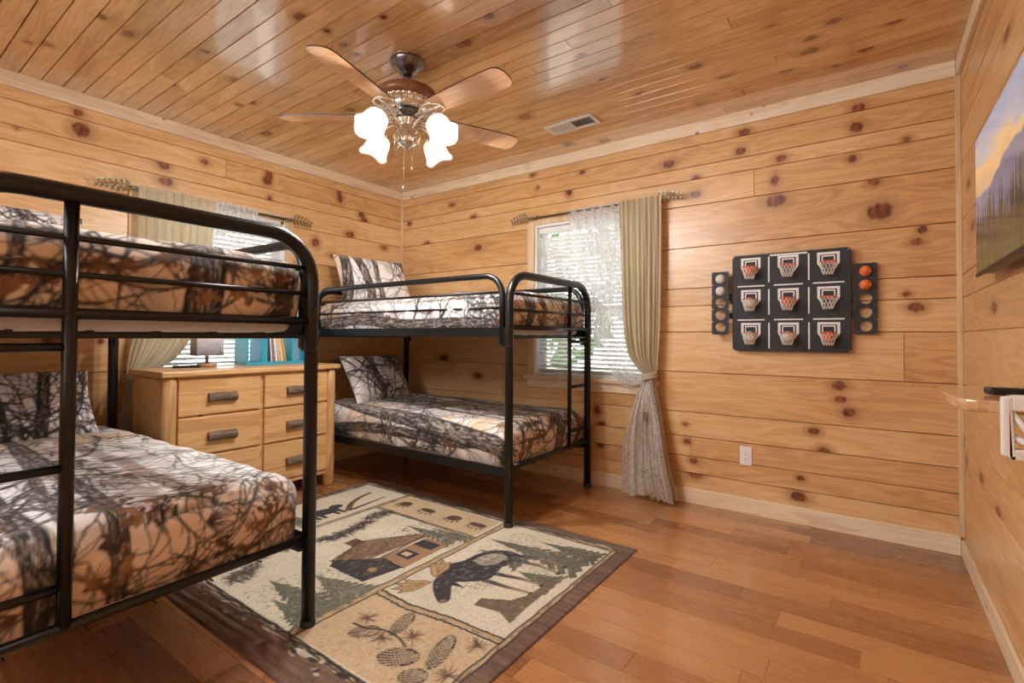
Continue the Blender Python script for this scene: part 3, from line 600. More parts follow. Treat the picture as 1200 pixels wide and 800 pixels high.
# ------------------------------------------------------------------ rug
def make_rug():
    ppm = 300; X0, X1, Y0, Y1 = -3.13, -1.0, .88, 2.53
    w, h = Y1-Y0, X1-X0                       # picture frame: a = Y, b runs along +X (b grows towards the picture's foot)
    s = Ras(w, h, ppm, lin(118, 88, 72)); A = lambda Y, X: (Y-Y0, X-X0)
    GX, GY = np.meshgrid(np.arange(s.W)/ppm, np.arange(s.H)/ppm)
    n = fbm(GX*90, GY*9, 2)[..., None]; s.a = s.a*(.45+1.1*n); n = fbm(GX*5, GY*5+4, 3)[..., None]; s.a *= (.8+.4*n)
    cream, tan, dk, br, gr = [np.array(lin(*c)) for c in ((208, 198, 176), (194, 168, 134), (34, 27, 26), (96, 66, 50), (104, 102, 86))]
    navy = np.array(lin(45, 44, 52)); gold = np.array(lin(176, 146, 100))
    def tx(c, v=.18, f=30):
        return lambda X, Y: c*(1-v+2*v*fbm(X*f, Y*f, 3)[..., None])
    def panel(Ya, Yb, Xa, Xb, col, f=6):
        s.poly([A(Ya, Xa), A(Yb, Xa), A(Yb, Xb), A(Ya, Xb)], col, tx(col, .10, f))
    R = random.Random(4)
    def wob(P, amp=.006, n_=26):
        out = []
        for i in range(len(P)-1):
            for k in range(n_):
                t_ = k/n_; out.append((P[i][0]*(1-t_)+P[i+1][0]*t_+R.uniform(-amp, amp), P[i][1]*(1-t_)+P[i+1][1]*t_+R.uniform(-amp, amp)))
        out.append(P[-1]); return catmull(out, 3)
    # cream field with worn edge
    s.poly([A(y, x) for y, x in wob([(1.01, -3.07), (2.44, -3.07), (2.45, -1.09), (1.005, -1.09), (1.01, -3.07)], .012)], cream, tx(cream, .12, 8))
    panel(1.04, 2.41, -3.05, -2.64, cream); panel(1.05, 2.12, -2.60, -1.78, cream); panel(2.14, 2.40, -2.60, -1.80, tan); panel(1.45, 2.44, -1.74, -1.10, cream)
    panel(1.05, 1.44, -1.74, -1.10, tan)
    # log dividers: pale rail between two dark rough lines
    def log(P, wd=.018):
        P = [A(*p) for p in P]; s.line(wob(P, .003), wd, wd, col=np.array(lin(186, 164, 130)), tex=lambda L, d, w_: np.array(lin(186, 160, 124))*(.7+.5*vn(L*30, d*300))[..., None])
        for o in (-1, 1):
            q = wob(P, .003); dx = P[-1][0]-P[0][0]; dy = P[-1][1]-P[0][1]; l = math.hypot(dx, dy); nx, ny = -dy/l*wd*o, dx/l*wd*o
            s.line([(a+nx, b+ny) for a, b in q], .0042, .0038, col=dk)
        for k in range(int(math.hypot(P[-1][0]-P[0][0], P[-1][1]-P[0][1])*16)):
            t_ = R.random(); x = P[0][0]*(1-t_)+P[-1][0]*t_; y = P[0][1]*(1-t_)+P[-1][1]*t_; dx = (P[-1][0]-P[0][0]); dy = P[-1][1]-P[0][1]; l = math.hypot(dx, dy)
            s.line([(x, y), (x+dx/l*.03, y+dy/l*.03+R.uniform(-.004, .004))], .0025, .001, col=dk*1.5)
    log([(1.04, -1.76), (2.43, -1.76)]); log([(2.13, -2.62), (2.13, -1.78)], .010); log([(1.04, -2.62), (2.42, -2.62)], .013)
    log([(1.44, -1.74), (1.43, -1.55), (1.46, -1.35), (1.47, -1.09)], .017); log([(1.04, -1.085), (2.43, -1.085)], .011); log([(2.425, -3.04), (2.425, -1.1)], .009); log([(1.03, -3.05), (1.03, -1.1)], .010); log([(1.03, -3.06), (2.42, -3.06)], .009)
    # dark torn birch edge along the near side
    for k in range(70):
        x = R.uniform(-2.9, -1.1); s.ell(*A(1.0+R.uniform(-.03, .025), x), R.uniform(.01, .03), R.uniform(.004, .012), R.uniform(1.2, 1.9), (br, dk*1.6, cream*.7, gr)[k % 4], soft=.4)
    s.line(wob([A(1.035, -2.9), A(1.035, -1.1)], .010, 40), .0055, .0055, col=dk)
    s.line(wob([A(2.45, -3.0), A(2.45, -1.1)], .008, 40), .004, .004, col=dk)
    # four paw prints (two long, two round) in the tan strip
    for X_, a, b, lg in ((-2.503, .048, .040, 0), (-2.295, .060, .028, 1), (-2.072, .050, .040, 0), (-1.885, .062, .028, 1)):
        cx, cy = A(2.285, X_); rot = .5*PI if lg else .35
        s.ell(cx, cy, a, b, rot if lg else 1.35, br*.8, tx(br*.8, .3, 90), .12)
        for k in range(5):
            w_ = -1.0+.5*k; s.ell(cx-.055*math.cos(w_)-.002, cy+.058*math.sin(w_), .011, .008, 0, br*.8, soft=.3)
            s.line([(cx-.068*math.cos(w_), cy+.068*math.sin(w_)), (cx-.085*math.cos(w_), cy+.08*math.sin(w_))], .002, .001, col=dk)
    # fir tree silhouettes: triangles of needles.  up = -X
    def fir(Yc, Xtop, Xbot, half, col, seed):
        q = random.Random(seed); n_ = 9
        for k in range(n_):
            t0 = k/n_; xx = Xtop+(Xbot-Xtop)*t0; ww = half*(.12+t0)*q.uniform(.85, 1.15); dx = (Xbot-Xtop)/n_*1.7
            P = [A(Yc, xx-.01)]; 
            for j in range(9):
                u_ = -1+2*j/8; P.append(A(Yc+u_*ww, xx+dx*(.75+.25*(j % 2)+.15*abs(u_))))
            s.poly(P, col, tx(col*q.uniform(.8, 1.15), .45, 110))
    # cabin panel
    fir(1.21, -2.22, -1.80, .14, gr, 1); fir(1.36, -2.10, -1.80, .12, gr*1.2, 2); fir(1.13, -2.05, -1.80, .07, gr*.9, 3); fir(2.03, -2.22, -1.85, .09, gr*.9, 4); fir(2.09, -2.08, -1.80, .05, gr, 5)
    s.poly([A(1.49, -2.17), A(1.72, -2.24), A(1.99, -2.06), A(1.99, -2.00), A(1.66, -2.03), A(1.46, -2.06)], br, tx(np.array(lin(128, 100, 76)), .35, 70))   # roof
    s.poly([A(1.66, -2.21), A(1.74, -2.21), A(1.74, -2.30), A(1.66, -2.30)], br, tx(br*1.2, .4, 80))                       # chimney
    s.poly([A(1.455, -2.12), A(1.50, -2.16), A(1.67, -1.98), A(1.655, -1.83), A(1.45, -1.87)], navy, tx(navy, .45, 100))   # gable end
    s.poly([A(1.67, -2.0), A(1.98, -1.99), A(1.97, -1.83), A(1.66, -1.82)], tan, lambda X, Y: np.array(lin(160, 126, 92))*(.55+.7*(np.sin(Y*420) > 0))[..., None])
    s.poly([A(1.73, -1.97), A(1.81, -1.97), A(1.81, -1.87), A(1.73, -1.87)], navy); s.poly([A(1.87, -1.99), A(1.95, -1.99), A(1.95, -1.86), A(1.87, -1.86)], navy)
    s.poly([A(1.75, -1.95), A(1.79, -1.95), A(1.79, -1.90), A(1.75, -1.90)], tan); s.ell(*A(1.555, -1.93), .022, .022, 0, gold, soft=.3)
    for P in (((1.455, -2.12), (1.72, -2.25)), ((1.49, -2.17), (1.67, -1.98)), ((1.67, -2.0), (1.99, -2.02)), ((1.72, -2.25), (1.99, -2.06)), ((1.66, -2.0), (1.655, -1.82))):
        s.line([A(*P[0]), A(*P[1])], .005, .004, col=dk)
    # sprays of pine needles over the cabin and down the near side
    def spray(Yc, X_, n_, L, col):
        for k in range(n_):
            a = R.uniform(0, 6.28); l = L*R.uniform(.5, 1); s.line([A(Yc, X_), A(Yc+l*math.cos(a), X_+l*math.sin(a))], .0028, .0012, col=col*R.uniform(.5, 1.4))
    for k in range(46):
        t_ = k/46; Yc = 1.55+.58*t_; X_ = -2.47+.06*math.sin(5*t_)+.05*t_*t_; spray(Yc+R.uniform(-.02, .02), X_+R.uniform(-.035, .035), 14, .06, dk*2.4)
    for k in range(40):
        t_ = k/40; Yc = 1.10+.38*t_; X_ = -2.52+.05*math.sin(7*t_)+.16*(1-t_)**2; spray(Yc+R.uniform(-.02, .02), X_+R.uniform(-.05, .05), 14, .05, dk*2.4)
    # moose panel
    fir(2.17, -1.70, -1.16, .15, gr*.9, 6); fir(2.03, -1.66, -1.40, .10, gr, 7); fir(2.30, -1.45, -1.13, .10, gr*.8, 8); fir(1.95, -1.36, -1.16, .10, gr, 11)
    for P in (((1.79, -1.44), (1.80, -1.32), (1.82, -1.20)), ((1.87, -1.43), (1.90, -1.31), (1.91, -1.20)), ((2.03, -1.46), (2.06, -1.32), (2.05, -1.20)), ((2.08, -1.48), (2.13, -1.34), (2.13, -1.21))):
        s.line([A(*p) for p in P], .017, .008, tex=lambda L, d, w_: (navy*(1.4-4*np.clip(L-.05, 0, .2))[..., None]+np.array(lin(140, 112, 84))*np.clip((L-.06)*8, 0, 1)[..., None])*(.6+.8*vn(L*60, d*300))[..., None]); s.ell(A(*P[-1])[0]-.006, A(*P[-1])[1], .017, .009, 0, dk*1.3)
    body = [(1.66, -1.59), (1.72, -1.65), (1.79, -1.685), (1.88, -1.645), (1.98, -1.635), (2.06, -1.60), (2.105, -1.53), (2.10, -1.44), (2.05, -1.425), (1.96, -1.45), (1.87, -1.43), (1.80, -1.43), (1.75, -1.47), (1.70, -1.53)]
    s.poly([A(*p) for p in catmull(body+[body[0]], 5)], navy, tx(navy, .55, 60))
    s.poly([A(*p) for p in catmull([(1.91, -1.61), (1.99, -1.60), (2.05, -1.56), (2.04, -1.49), (1.96, -1.49), (1.90, -1.53), (1.91, -1.61)], 5)], cream*.75, tx(cream*.58, .5, 50))
    s.poly([A(*p) for p in catmull([(1.70, -1.635), (1.645, -1.615), (1.59, -1.565), (1.54, -1.495), (1.53, -1.46), (1.565, -1.445), (1.61, -1.475), (1.655, -1.515), (1.71, -1.545), (1.70, -1.635)], 4)], navy, tx(navy*1.2, .5, 60))
    s.poly([A(*p) for p in ((1.665, -1.53), (1.70, -1.53), (1.685, -1.46))], navy); s.poly([A(*p) for p in ((1.675, -1.62), (1.72, -1.66), (1.715, -1.61))], br)
    s.ell(*A(1.55, -1.465), .016, .010, .5, np.array(lin(140, 112, 84)), soft=.4); s.ell(*A(1.615, -1.565), .005, .004, 0, cream)
    for sg, (ay, ax) in ((-1, (1.635, -1.615)), (1, (1.68, -1.635))):
        P = [(ay, ax), (ay+sg*.045, ax-.005), (ay+sg*.10, ax-.01), (ay+sg*.155, ax-.05), (ay+sg*.125, ax-.058), (ay+sg*.15, ax-.10), (ay+sg*.105, ax-.085), (ay+sg*.105, ax-.125), (ay+sg*.07, ax-.09), (ay+sg*.055, ax-.12), (ay+sg*.04, ax-.07), (ay+sg*.01, ax-.04)]
        P = [(a, max(b, -1.735)) for a, b in P]
        s.poly([A(*p) for p in P], gold, tx(gold, .3, 80))
        for i in range(len(P)): s.line([A(*P[i-1]), A(*P[i])], .003, .0025, col=br)
        for k in (3, 5, 7): s.line([A(ay+sg*.03, ax-.02), A(*P[k])], .0018, .001, col=br)
    s.poly([A(*p) for p in ((1.60, -1.34), (1.66, -1.35), (1.72, -1.24), (1.80, -1.20), (1.98, -1.19), (1.98, -1.15), (1.70, -1.15), (1.58, -1.14), (1.62, -1.22))], br, tx(np.array(lin(110, 96, 76)), .5, 70))
    # pine cones
    def cone(Yc, X_, a, b, ang):
        s.ell(*A(Yc, X_), a, b, ang, dk*1.3); ca, sa = math.cos(ang), math.sin(ang)
        for i in range(-6, 7):
            for j in range(-4, 5):
                u_ = (i+.5*(j % 2))/6.2; v_ = j/4.4
                if u_*u_+v_*v_ < .86:
                    x_ = u_*a; y_ = v_*b*(1-.35*u_); s.ell(A(Yc, X_)[0]+x_*ca-y_*sa, A(Yc, X_)[1]+x_*sa+y_*ca, a*.068, b*.085, ang, np.array(lin(196, 172, 140))*R.uniform(.7, 1.05), soft=.3)
    cone(1.215, -1.55, .060, .040, .75); cone(1.335, -1.475, .078, .034, -.30); cone(1.19, -1.335, .075, .052, 1.0); cone(1.30, -1.235, .100, .036, -.32); cone(1.15, -1.22, .05, .04, .9)
    s.line(catmull([A(1.225, -1.63), A(1.235, -1.56), A(1.265, -1.50), A(1.265, -1.42), A(1.245, -1.36)], 6), .005, .004, col=dk)
    for Y_, X_ in ((1.28, -1.62), (1.23, -1.47), (1.30, -1.38), (1.40, -1.155), (1.22, -1.13)): spray(Y_, X_, 22, .055, br)
    # hatching and worn marks inside the woven figures
    def scratch(Ya, Yb, Xa, Xb, n_, cols, L=.02, wd=.0018, up=.5):
        for k in range(n_):
            y_, x_ = R.uniform(Ya, Yb), R.uniform(Xa, Xb); a = R.gauss(up, .5); l = L*R.uniform(.4, 1.3); s.line([A(y_, x_), A(y_+l*math.cos(a), x_+l*math.sin(a))], wd, wd*.6, col=cols[k % len(cols)]*R.uniform(.7, 1.1))
    scratch(1.62, 2.06, -1.62, -1.39, 190, (navy*2.6, cream*.5, dk), .022)
    scratch(1.47, 1.65, -2.08, -1.86, 110, (br, navy*2.5, tan*.6), .03, up=0); scratch(1.50, 1.98, -2.20, -2.04, 160, (br*.6, tan*.8, dk), .03, up=-.3)
    for (a_, b_, c_, d_) in ((1.08, 1.46, -2.20, -1.80), (1.96, 2.11, -2.2, -1.8), (1.98, 2.36, -1.66, -1.16)): scratch(a_, b_, c_, d_, 420, (gr*1.5, dk*1.8, cream*.8, gr*.7), .016, .0016, 1.5)
    scratch(1.05, 2.41, -2.60, -1.78, 160, (tan, br*1.6), .02, .0012); scratch(1.46, 2.42, -1.73, -1.12, 160, (tan, br*1.6), .02, .0012); scratch(1.06, 1.43, -1.73, -1.12, 90, (br*1.8, cream*.9), .02, .0012)
    # top panel: bear family
    for (Y_, X_, k) in ((1.25, -2.80, 1), (1.55, -2.83, .8), (1.86, -2.80, 1.0)):
        s.ell(*A(Y_, X_), .11*k, .055*k, .15, navy, tx(navy, .5, 60)); s.ell(*A(Y_+.12*k, X_-.03*k), .045*k, .036*k, .3, navy, tx(navy, .5, 60))
        for o in (-.08, -.04, .05, .09): s.line([A(Y_+o*k, X_), A(Y_+o*k+.005, X_+.095*k)], .018*k, .013*k, col=navy)
    s.line(catmull([A(1.98, -2.70), A(2.08, -2.80), A(2.20, -2.86), A(2.30, -2.88)], 6), .022, .012, tex=lambda L, d, w_: br*(.5+1.1*vn(L*60, d*300))[..., None])
    s.line([A(2.02, -2.70), A(2.30, -2.73)], .014, .006, col=dk*2)
    fir(1.10, -2.98, -2.70, .06, gr, 9); fir(1.70, -2.99, -2.70, .07, gr, 10)
    # weave speckle
    s.a *= (.74+.5*_rs.rand(s.H, s.W))[..., None]
    res = .0036; nx = int((X1-X0)/res); ny = int((Y1-Y0)/res)
    x = np.linspace(X0, X1, nx); y = np.linspace(Y0, Y1, ny); XX, YY = np.meshgrid(x, y)
    e = np.minimum(np.minimum(XX-X0, X1-XX), np.minimum(YY-Y0, Y1-YY)); Z = .008*np.clip(e/.006, 0, 1)**.5+.0006*vn(XX*8, YY*8)
    colr = s.sample((YY-Y0).ravel(), (XX-X0).ravel())
    V = np.stack([XX-(X0+X1)/2, YY-(Y0+Y1)/2, Z], -1).reshape(-1, 3); idx = np.arange(nx*ny).reshape(ny, nx)
    F = np.stack([idx[:-1, :-1], idx[:-1, 1:], idx[1:, 1:], idx[1:, :-1]], -1).reshape(-1, 4)
    o = np_mesh('area_rug', V, F, attrmat('woven_rug', .95, .35, 420., .5, .1), None, {'col': ('FLOAT_COLOR', colr)})
    o.location = ((X0+X1)/2, (Y0+Y1)/2, .0005)
    return setp(o, 'lodge style area rug woven with moose, cabin, pine cones and paw prints', 'rug')
make_rug()

# ------------------------------------------------------------------ bunk beds
BL, BW = 1.98, 1.00
def bunk(label, loc, rz, near_ladder):
    """local frame: foot end (ladder end) at x=0, head at x=-BL, y from 0 (nearer side) to BW"""
    T = thing('bunk_bed', label, 'bunk bed', loc, rz, None); K = M['black']; PR = .0255
    def arch(x, zt, y0, y1, r, zb):
        P = [(x, y0, zb), (x, y0, zt-r)]+[(x, y0+r-r*math.cos(w), zt-r+r*math.sin(w)) for w in [PI/2*i/10 for i in range(1, 11)]]
        P += [(x, y1-r+r*math.sin(w), zt-r+r*math.cos(w)) for w in [PI/2*i/10 for i in range(0, 11)]]+[(x, y1, zb)]
        return P
    for x, nm in ((0, 'foot_frame'), (-BL, 'head_frame')):
        m = MB(); m.tube(arch(x, 1.495, 0, BW, .17, .01), PR, 16)
        o = m.build(nm, K, T)
        for y in (0, BW):
            q = MB(); q.lathe([(0, 0), (.027, 0), (.029, .006), (.028, .03), (.0262, .034), (0, .034)], 16, Matrix.Translation((x, y, 0))); q.build('foot_cap', M['blackmatte'], o)
            q = MB(); q.box(x-(.0 if x else .03)-(-.022 if x else .022), x+(.05 if x else -.02), y-.012, y+.012, 1.06, 1.13); q.tube([(x, y, 1.055), (x, y, 1.065)], .0275, 16); q.build('joint_bracket', K, o, bevel=.003)
        sgn = -1 if x == 0 else 1
        for z, r in ((1.378, .0085), (1.280, .0085)):
            m = MB(); m.tube([(x, PR*.5, z), (x, BW-PR*.5, z)], r, 10); m.build('end_bar', K, T)
        for z in (1.175, .345):
            m = MB(); m.tube([(x, PR*.5, z), (x, BW-PR*.5, z)], .015, 12); m.build('end_rail', K, T)
        m = MB(); m.box(min(x, x+sgn*.03), max(x, x+sgn*.03), .02, BW-.02, 1.108, 1.122); m.build('end_crossmember', K, T, bevel=.003)
    ya = 0 if near_ladder else BW; yb = .275 if near_ladder else BW-.275
    m = MB(); m.tube([(0, yb, .345), (0, yb, 1.475)], .0145 if not near_ladder else .017, 12); m.build('ladder_post', K, T)
    for z in (1.085, .765, .452):
        m = MB(); m.tube([(0, ya, z), (0, yb, z)], .012, 10); m.build('ladder_rung', K, T)
    for y in (0, BW):
        for z in (1.145, .320):
            s_ = 1 if y == 0 else -1
            m = MB(); m.box(-BL+.02, -.02, min(y-s_*.012, y-s_*.009), max(y-s_*.012, y-s_*.009), z-.028, z+.028); m.box(-BL+.02, -.02, min(y-s_*.009, y+s_*.03), max(y-s_*.009, y+s_*.03), z-.028, z-.024); m.build('side_rail', K, T)
        # guard rail: hoop with two bars
        m = MB(); x0, x1, zt, r = -BL+.05, -.052, 1.487, .13
        P = [(x0, y, 1.12), (x0, y, zt-r)]+[(x0+r-r*math.cos(w), y, zt-r+r*math.sin(w)) for w in [PI/2*i/8 for i in range(1, 9)]]+[(x1-r+r*math.sin(w), y, zt-r+r*math.cos(w)) for w in [PI/2*i/8 for i in range(0, 9)]]+[(x1, y, 1.07)]
        m.tube(P, .019, 12); gr_ = m.build('guard_rail', K, T)
        for z in (1.385, 1.292):
            m = MB(); m.tube([(x0, y, z), (x1, y, z)], .008, 8); m.build('guard_bar', K, gr_)
    for z in (1.122, .297):
        for k in range(11):
            x = -.14-k*(BL-.28)/10; m = MB(); m.box(x-.014, x+.014, .025, BW-.025, z, z+.003); m.build('cross_slat', K, T)
        m = MB()
        for k in range(5): m.tube([(-.03, .17+k*.165, z+.006), (-BL+.03, .17+k*.165, z+.006)], .0028, 6)
        m.build('support_wire', K, T)
    return T
B1 = ('black metal bunk bed in the left foreground with its ladder toward the camera', (-1.725, .114, 0), rad(2.0), True)
B2 = ('black metal bunk bed standing along the back wall under the window', (-1.727, 2.372, 0), 0, False)
bunk(*B1); bunk(*B2)
def bedpt(B, x, y, z): return Matrix.Translation(B[1]) @ Matrix.Rotation(B[2], 4, 'Z') @ Vector((x, y, z))
def mattress(B, z, label):
    m = MB(); hx, hy, h = .935, .462, .135; r = .05; P = []
    def ring(dx, zz):
        a, b = hx-dx, hy-dx; q = []
        for cx, cy, w0 in ((a-r, b-r, 0), (-a+r, b-r, PI/2), (-a+r, -b+r, PI), (a-r, -b+r, 1.5*PI)):
            for k in range(6): w = w0+PI/2*k/5; q.append((cx+r*math.cos(w), cy+r*math.sin(w), zz))
        return q
    rings = [ring(.05, 0), ring(.014, .006), ring(.0, .022), ring(0, h-.022), ring(.014, h-.006), ring(.05, h)]; n = len(rings[0])
    vs = [p for q in rings for p in q]; fs = [(i*n+j, i*n+(j+1) % n, (i+1)*n+(j+1) % n, (i+1)*n+j) for i in range(5) for j in range(n)]
    m.add(vs, fs, 0, True); m.add(rings[0], [tuple(range(n))[::-1]]); m.add(rings[-1], [tuple(range(n))])
    o = m.build('mattress', M['sheet'], None); p = bedpt(B, -.985, .5, z); o.location = p; o.rotation_euler = (0, 0, B[2])
    return setp(o, label, 'mattress', None)
mattress(B1, 1.129, 'white mattress on the top bunk of the foreground bed'); mattress(B1, .306, 'white mattress on the bottom bunk of the foreground bed')
mattress(B2, 1.129, 'white mattress on the top bunk of the bed by the back wall'); mattress(B2, .306, 'white mattress on the bottom bunk of the bed by the back wall')
M['camo'] = attrmat('woodland_print_cloth', .78, .10, 320., .18, .12)
def comforter_data(seed, hgt, sag, tilt=0):
    """hollow coverlet draped over the mattress; rows of rounded rectangles from hem to spine"""
    A_, B_, r, fil = .958, .482, .075, .075
    step = .0052; ns, nc = int(2*(A_-r)/step), 14; ne = int(2*(B_-r)/step)
    rings = []
    for k in np.arange(0, hgt-fil, step*1.05): rings.append((0., k, hgt-k, 0, fil*PI/2-fil+hgt-fil-k))
    for w in np.linspace(0, PI/2, 22): rings.append((fil*(1-math.cos(w)), hgt-fil+fil*math.sin(w), max(0, hgt-(hgt-fil)-fil*w), w, fil*(1-math.cos(w))-fil+fil*(PI/2-w)))
    for d in list(np.arange(fil+step, B_-.002, step))+[B_-.0002]: rings.append((d, hgt, 0., PI/2, 0.))
    VS, TX = [], []
    for (d, z, drop, w, ext_) in rings:
        rr = max(.002, r-d); a, b = A_-d, B_-d; pts = []; nr = []
        for cx, cy, w0, n_, q in ((a-rr, b-rr, 0, nc, 0), (-a+rr, b-rr, PI/2, nc, 1), (-a+rr, -b+rr, PI, nc, 2), (a-rr, -b+rr, 1.5*PI, nc, 3)):
            for k in range(nc):
                t_ = w0+PI/2*k/(nc-1); pts.append((cx+rr*math.cos(t_), cy+rr*math.sin(t_))); nr.append((math.cos(t_), math.sin(t_)))
            nn = ns if q in (0, 2) else ne; nx_, ny_ = math.cos(w0+PI/2), math.sin(w0+PI/2)
            ex = {0: (-a+rr, b), 1: (-a, -b+rr), 2: (a-rr, -b), 3: (a, b-rr)}[q]; sx, sy = pts[-1]
            for k in range(1, nn): f = k/nn; pts.append((sx+(ex[0]-sx)*f, sy+(ex[1]-sy)*f)); nr.append((nx_, ny_))
        pts = np.array(pts); nr = np.array(nr); n_ = len(pts)
        V = np.zeros((n_, 3)); V[:, :2] = pts; V[:, 2] = z; VS.append(np.concatenate([V, nr*math.cos(w), np.full((n_, 1), math.sin(w)), np.full((n_, 1), drop)], 1))
        TX.append(pts+nr*ext_)
    n = len(VS[0]); D = np.concatenate(VS); T_ = np.concatenate(TX); V = D[:, :3].copy(); N = D[:, 3:6]; drop = D[:, 6]
    u, v = T_[:, 0], T_[:, 1]
    puff = .020*(fbm(u*4+seed, v*4, 3)-.45)+.009*(fbm(u*14+seed, v*9, 2)-.4)
    wr = .007*np.sin(u*34+6*vn(v*3, u*3+seed))*np.clip(drop/.1, 0, 1)
    crown = .014*np.clip(1-(V[:, 1]/B_)**2, 0, 1)
    V += N*(puff+wr)[:, None]; V[:, 2] += crown*(drop < .02)
    bul = np.sin(np.clip(V[:, 2]/hgt, 0, 1)*PI)*.018; V[:, :2] += D[:, 3:5]*bul[:, None]
    hem = np.clip(1-V[:, 2]/.06, 0, 1); V[:, 2] += hem*sag*(fbm(u*3+seed, v*3+2, 3)-.5)
    k = len(VS); i, j = np.meshgrid(np.arange(k-1), np.arange(n), indexing='ij'); j2 = (j+1) % n
    F = np.stack([i*n+j, i*n+j2, (i+1)*n+j2, (i+1)*n+j], -1).reshape(-1, 4)
    base = len(V)-n; a = np.arange(n//2-1)     # close the spine
    return V, F, T_
RA = camo(2.6, 1.7, 3, trunks=8, along='x', leaf_warm_x=2.1); RB = camo(2.6, 1.7, 8, trunks=8, along='x', leaf_warm_x=2.1)
def comforter(B, z, data, ras, label, mesh=None, mirror=False):
    V, F, T_ = data
    if mesh is None:
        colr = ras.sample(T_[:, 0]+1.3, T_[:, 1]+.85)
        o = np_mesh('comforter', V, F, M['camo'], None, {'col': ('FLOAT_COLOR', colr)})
    else: o = bpy.data.objects.new('comforter', mesh); COL.objects.link(o)
    o.location = bedpt(B, -.985, .5, z); o.rotation_euler = (0, 0, B[2]); return setp(o, label, 'comforter')
dl = comforter_data(3, .235, .05); du = comforter_data(9, .238, .03)
c1 = comforter(B1, .352, dl, RA, 'woodland camouflage comforter on the bottom bunk of the foreground bed')
c2 = comforter(B1, 1.172, du, RB, 'woodland camouflage comforter on the top bunk of the foreground bed')
c3 = comforter(B2, .352, comforter_data(5, .225, .05), RB, 'woodland camouflage comforter on the bottom bunk of the bed by the back wall')
c4 = comforter(B2, 1.172, comforter_data(7, .228, .03), RA, 'woodland camouflage comforter on the top bunk of the bed by the back wall')
RP = camo(1.7, 1.7, 21, trunks=7)
def pillow(B, x, y, z, lean, yaw, w, h, th, off, label, back=True, roll=0):
    """square-cornered sham leaning on the head rail; local x thickness"""
    n1, n2 = 110, 84; s, t_ = np.meshgrid(np.linspace(-1, 1, n1), np.linspace(-1, 1, n2))
    prof = (np.clip(1-np.abs(s)**3.2, 0, 1)*np.clip(1-np.abs(t_)**3.2, 0, 1))**.55
    pin = 1-.055*(1-np.abs(t_)**2)*np.abs(s)**4; pin2 = 1-.06*(1-np.abs(s)**2)*np.abs(t_)**4
    Y = s*w/2*pin; Z = t_*h/2*pin2; wr = .010*(fbm(s*4+off*9, t_*4, 3)-.45)
    VV = []; CC = []
    for sg in (1, -1):
        Xx = sg*(prof*th/2+wr*prof); VV.append(np.stack([Xx, Y, Z], -1).reshape(-1, 3))
        if sg == 1: CC.append(RP.sample((Y.ravel()+w/2+off), (Z.ravel()+h/2+off*.7)))
        else: CC.append(np.tile(np.array(lin(168, 170, 176)), (n1*n2, 1)))
    idx = np.arange(n1*n2).reshape(n2, n1); q = np.stack([idx[:-1, :-1], idx[:-1, 1:], idx[1:, 1:], idx[1:, :-1]], -1).reshape(-1, 4)
    F = np.concatenate([q, q[:, ::-1]+n1*n2]); 
    o = np_mesh('pillow', np.concatenate(VV), F, M['camo'], None, {'col': ('FLOAT_COLOR', np.concatenate(CC))})
    o.matrix_world = Matrix.Translation(bedpt(B, x, y, z)) @ Matrix.Rotation(B[2]+yaw, 4, 'Z') @ Matrix.Rotation(lean, 4, 'Y') @ Matrix.Rotation(roll, 4, 'X')
    return setp(o, label, 'pillow')
pillow(B2, -1.80, .46, 1.415+.185, -.42, -.10, .70, .44, .15, .1, 'camouflage pillow with grey back on the top bunk by the back wall')
pillow(B2, -1.72, .44, .60+.16, -.52, .12, .66, .44, .15, .5, 'camouflage pillow with grey back on the bottom bunk by the back wall')
pillow(B1, -1.80, .46, 1.415+.185, -.55, 0, .72, .42, .15, .3, 'camouflage pillow at the head of the top bunk of the foreground bed')
pillow(B1, -1.76, .49, .60+.135, -.60, 0, .72, .44, .16, .8, 'camouflage pillow at the head of the bottom bunk of the foreground bed')

# ------------------------------------------------------------------ dresser
DX0, DX1, DY0, DY1, DZ = -3.775, -3.285, 1.155, 2.275, .905
D = thing('dresser', 'light pine six drawer dresser with bark handles between the two bunk beds', 'dresser', ((DX0+DX1)/2, (DY0+DY1)/2, 0))
hx, hy = (DX1-DX0)/2, (DY1-DY0)/2
m = MB(); m.box(-hx+.01, hx-.014, -hy+.02, hy-.02, .10, DZ-.035); m.build('carcass', M['dresser'], D, bevel=.003)
m = MB(); m.box(-hx-.005, hx+.035, -hy-.022, hy+.028, DZ-.032, DZ); m.build('dresser_top', M['dresser'], D, bevel=.006)
for sx in (-1, 1):
    for sy in (-1, 1):
        m = MB(); px, py = sx*(hx-.03), sy*(hy-.032)
        m.tube([(px+(.01 if sx > 0 else 0), py, z) for z in (0, .02, .2, .45, .7, DZ-.033)], [.030, .040, .042, .0405, .042, .040], 14); m.build('log_post', M['dresserv'], D)
for za_, zb_ in ((DZ-.055, DZ-.032), (.10, .125)):
    m = MB(); m.box(hx-.014, hx-.002, -hy+.07, hy-.07, za_, zb_); m.build('front_rail', M['dresser'], D, bevel=.002)
m = MB(); m.box(-hx+.04, hx-.05, -hy+.012, -hy+.022, .13, DZ-.05); m.build('side_panel', M['dresser'], D, bevel=.002)
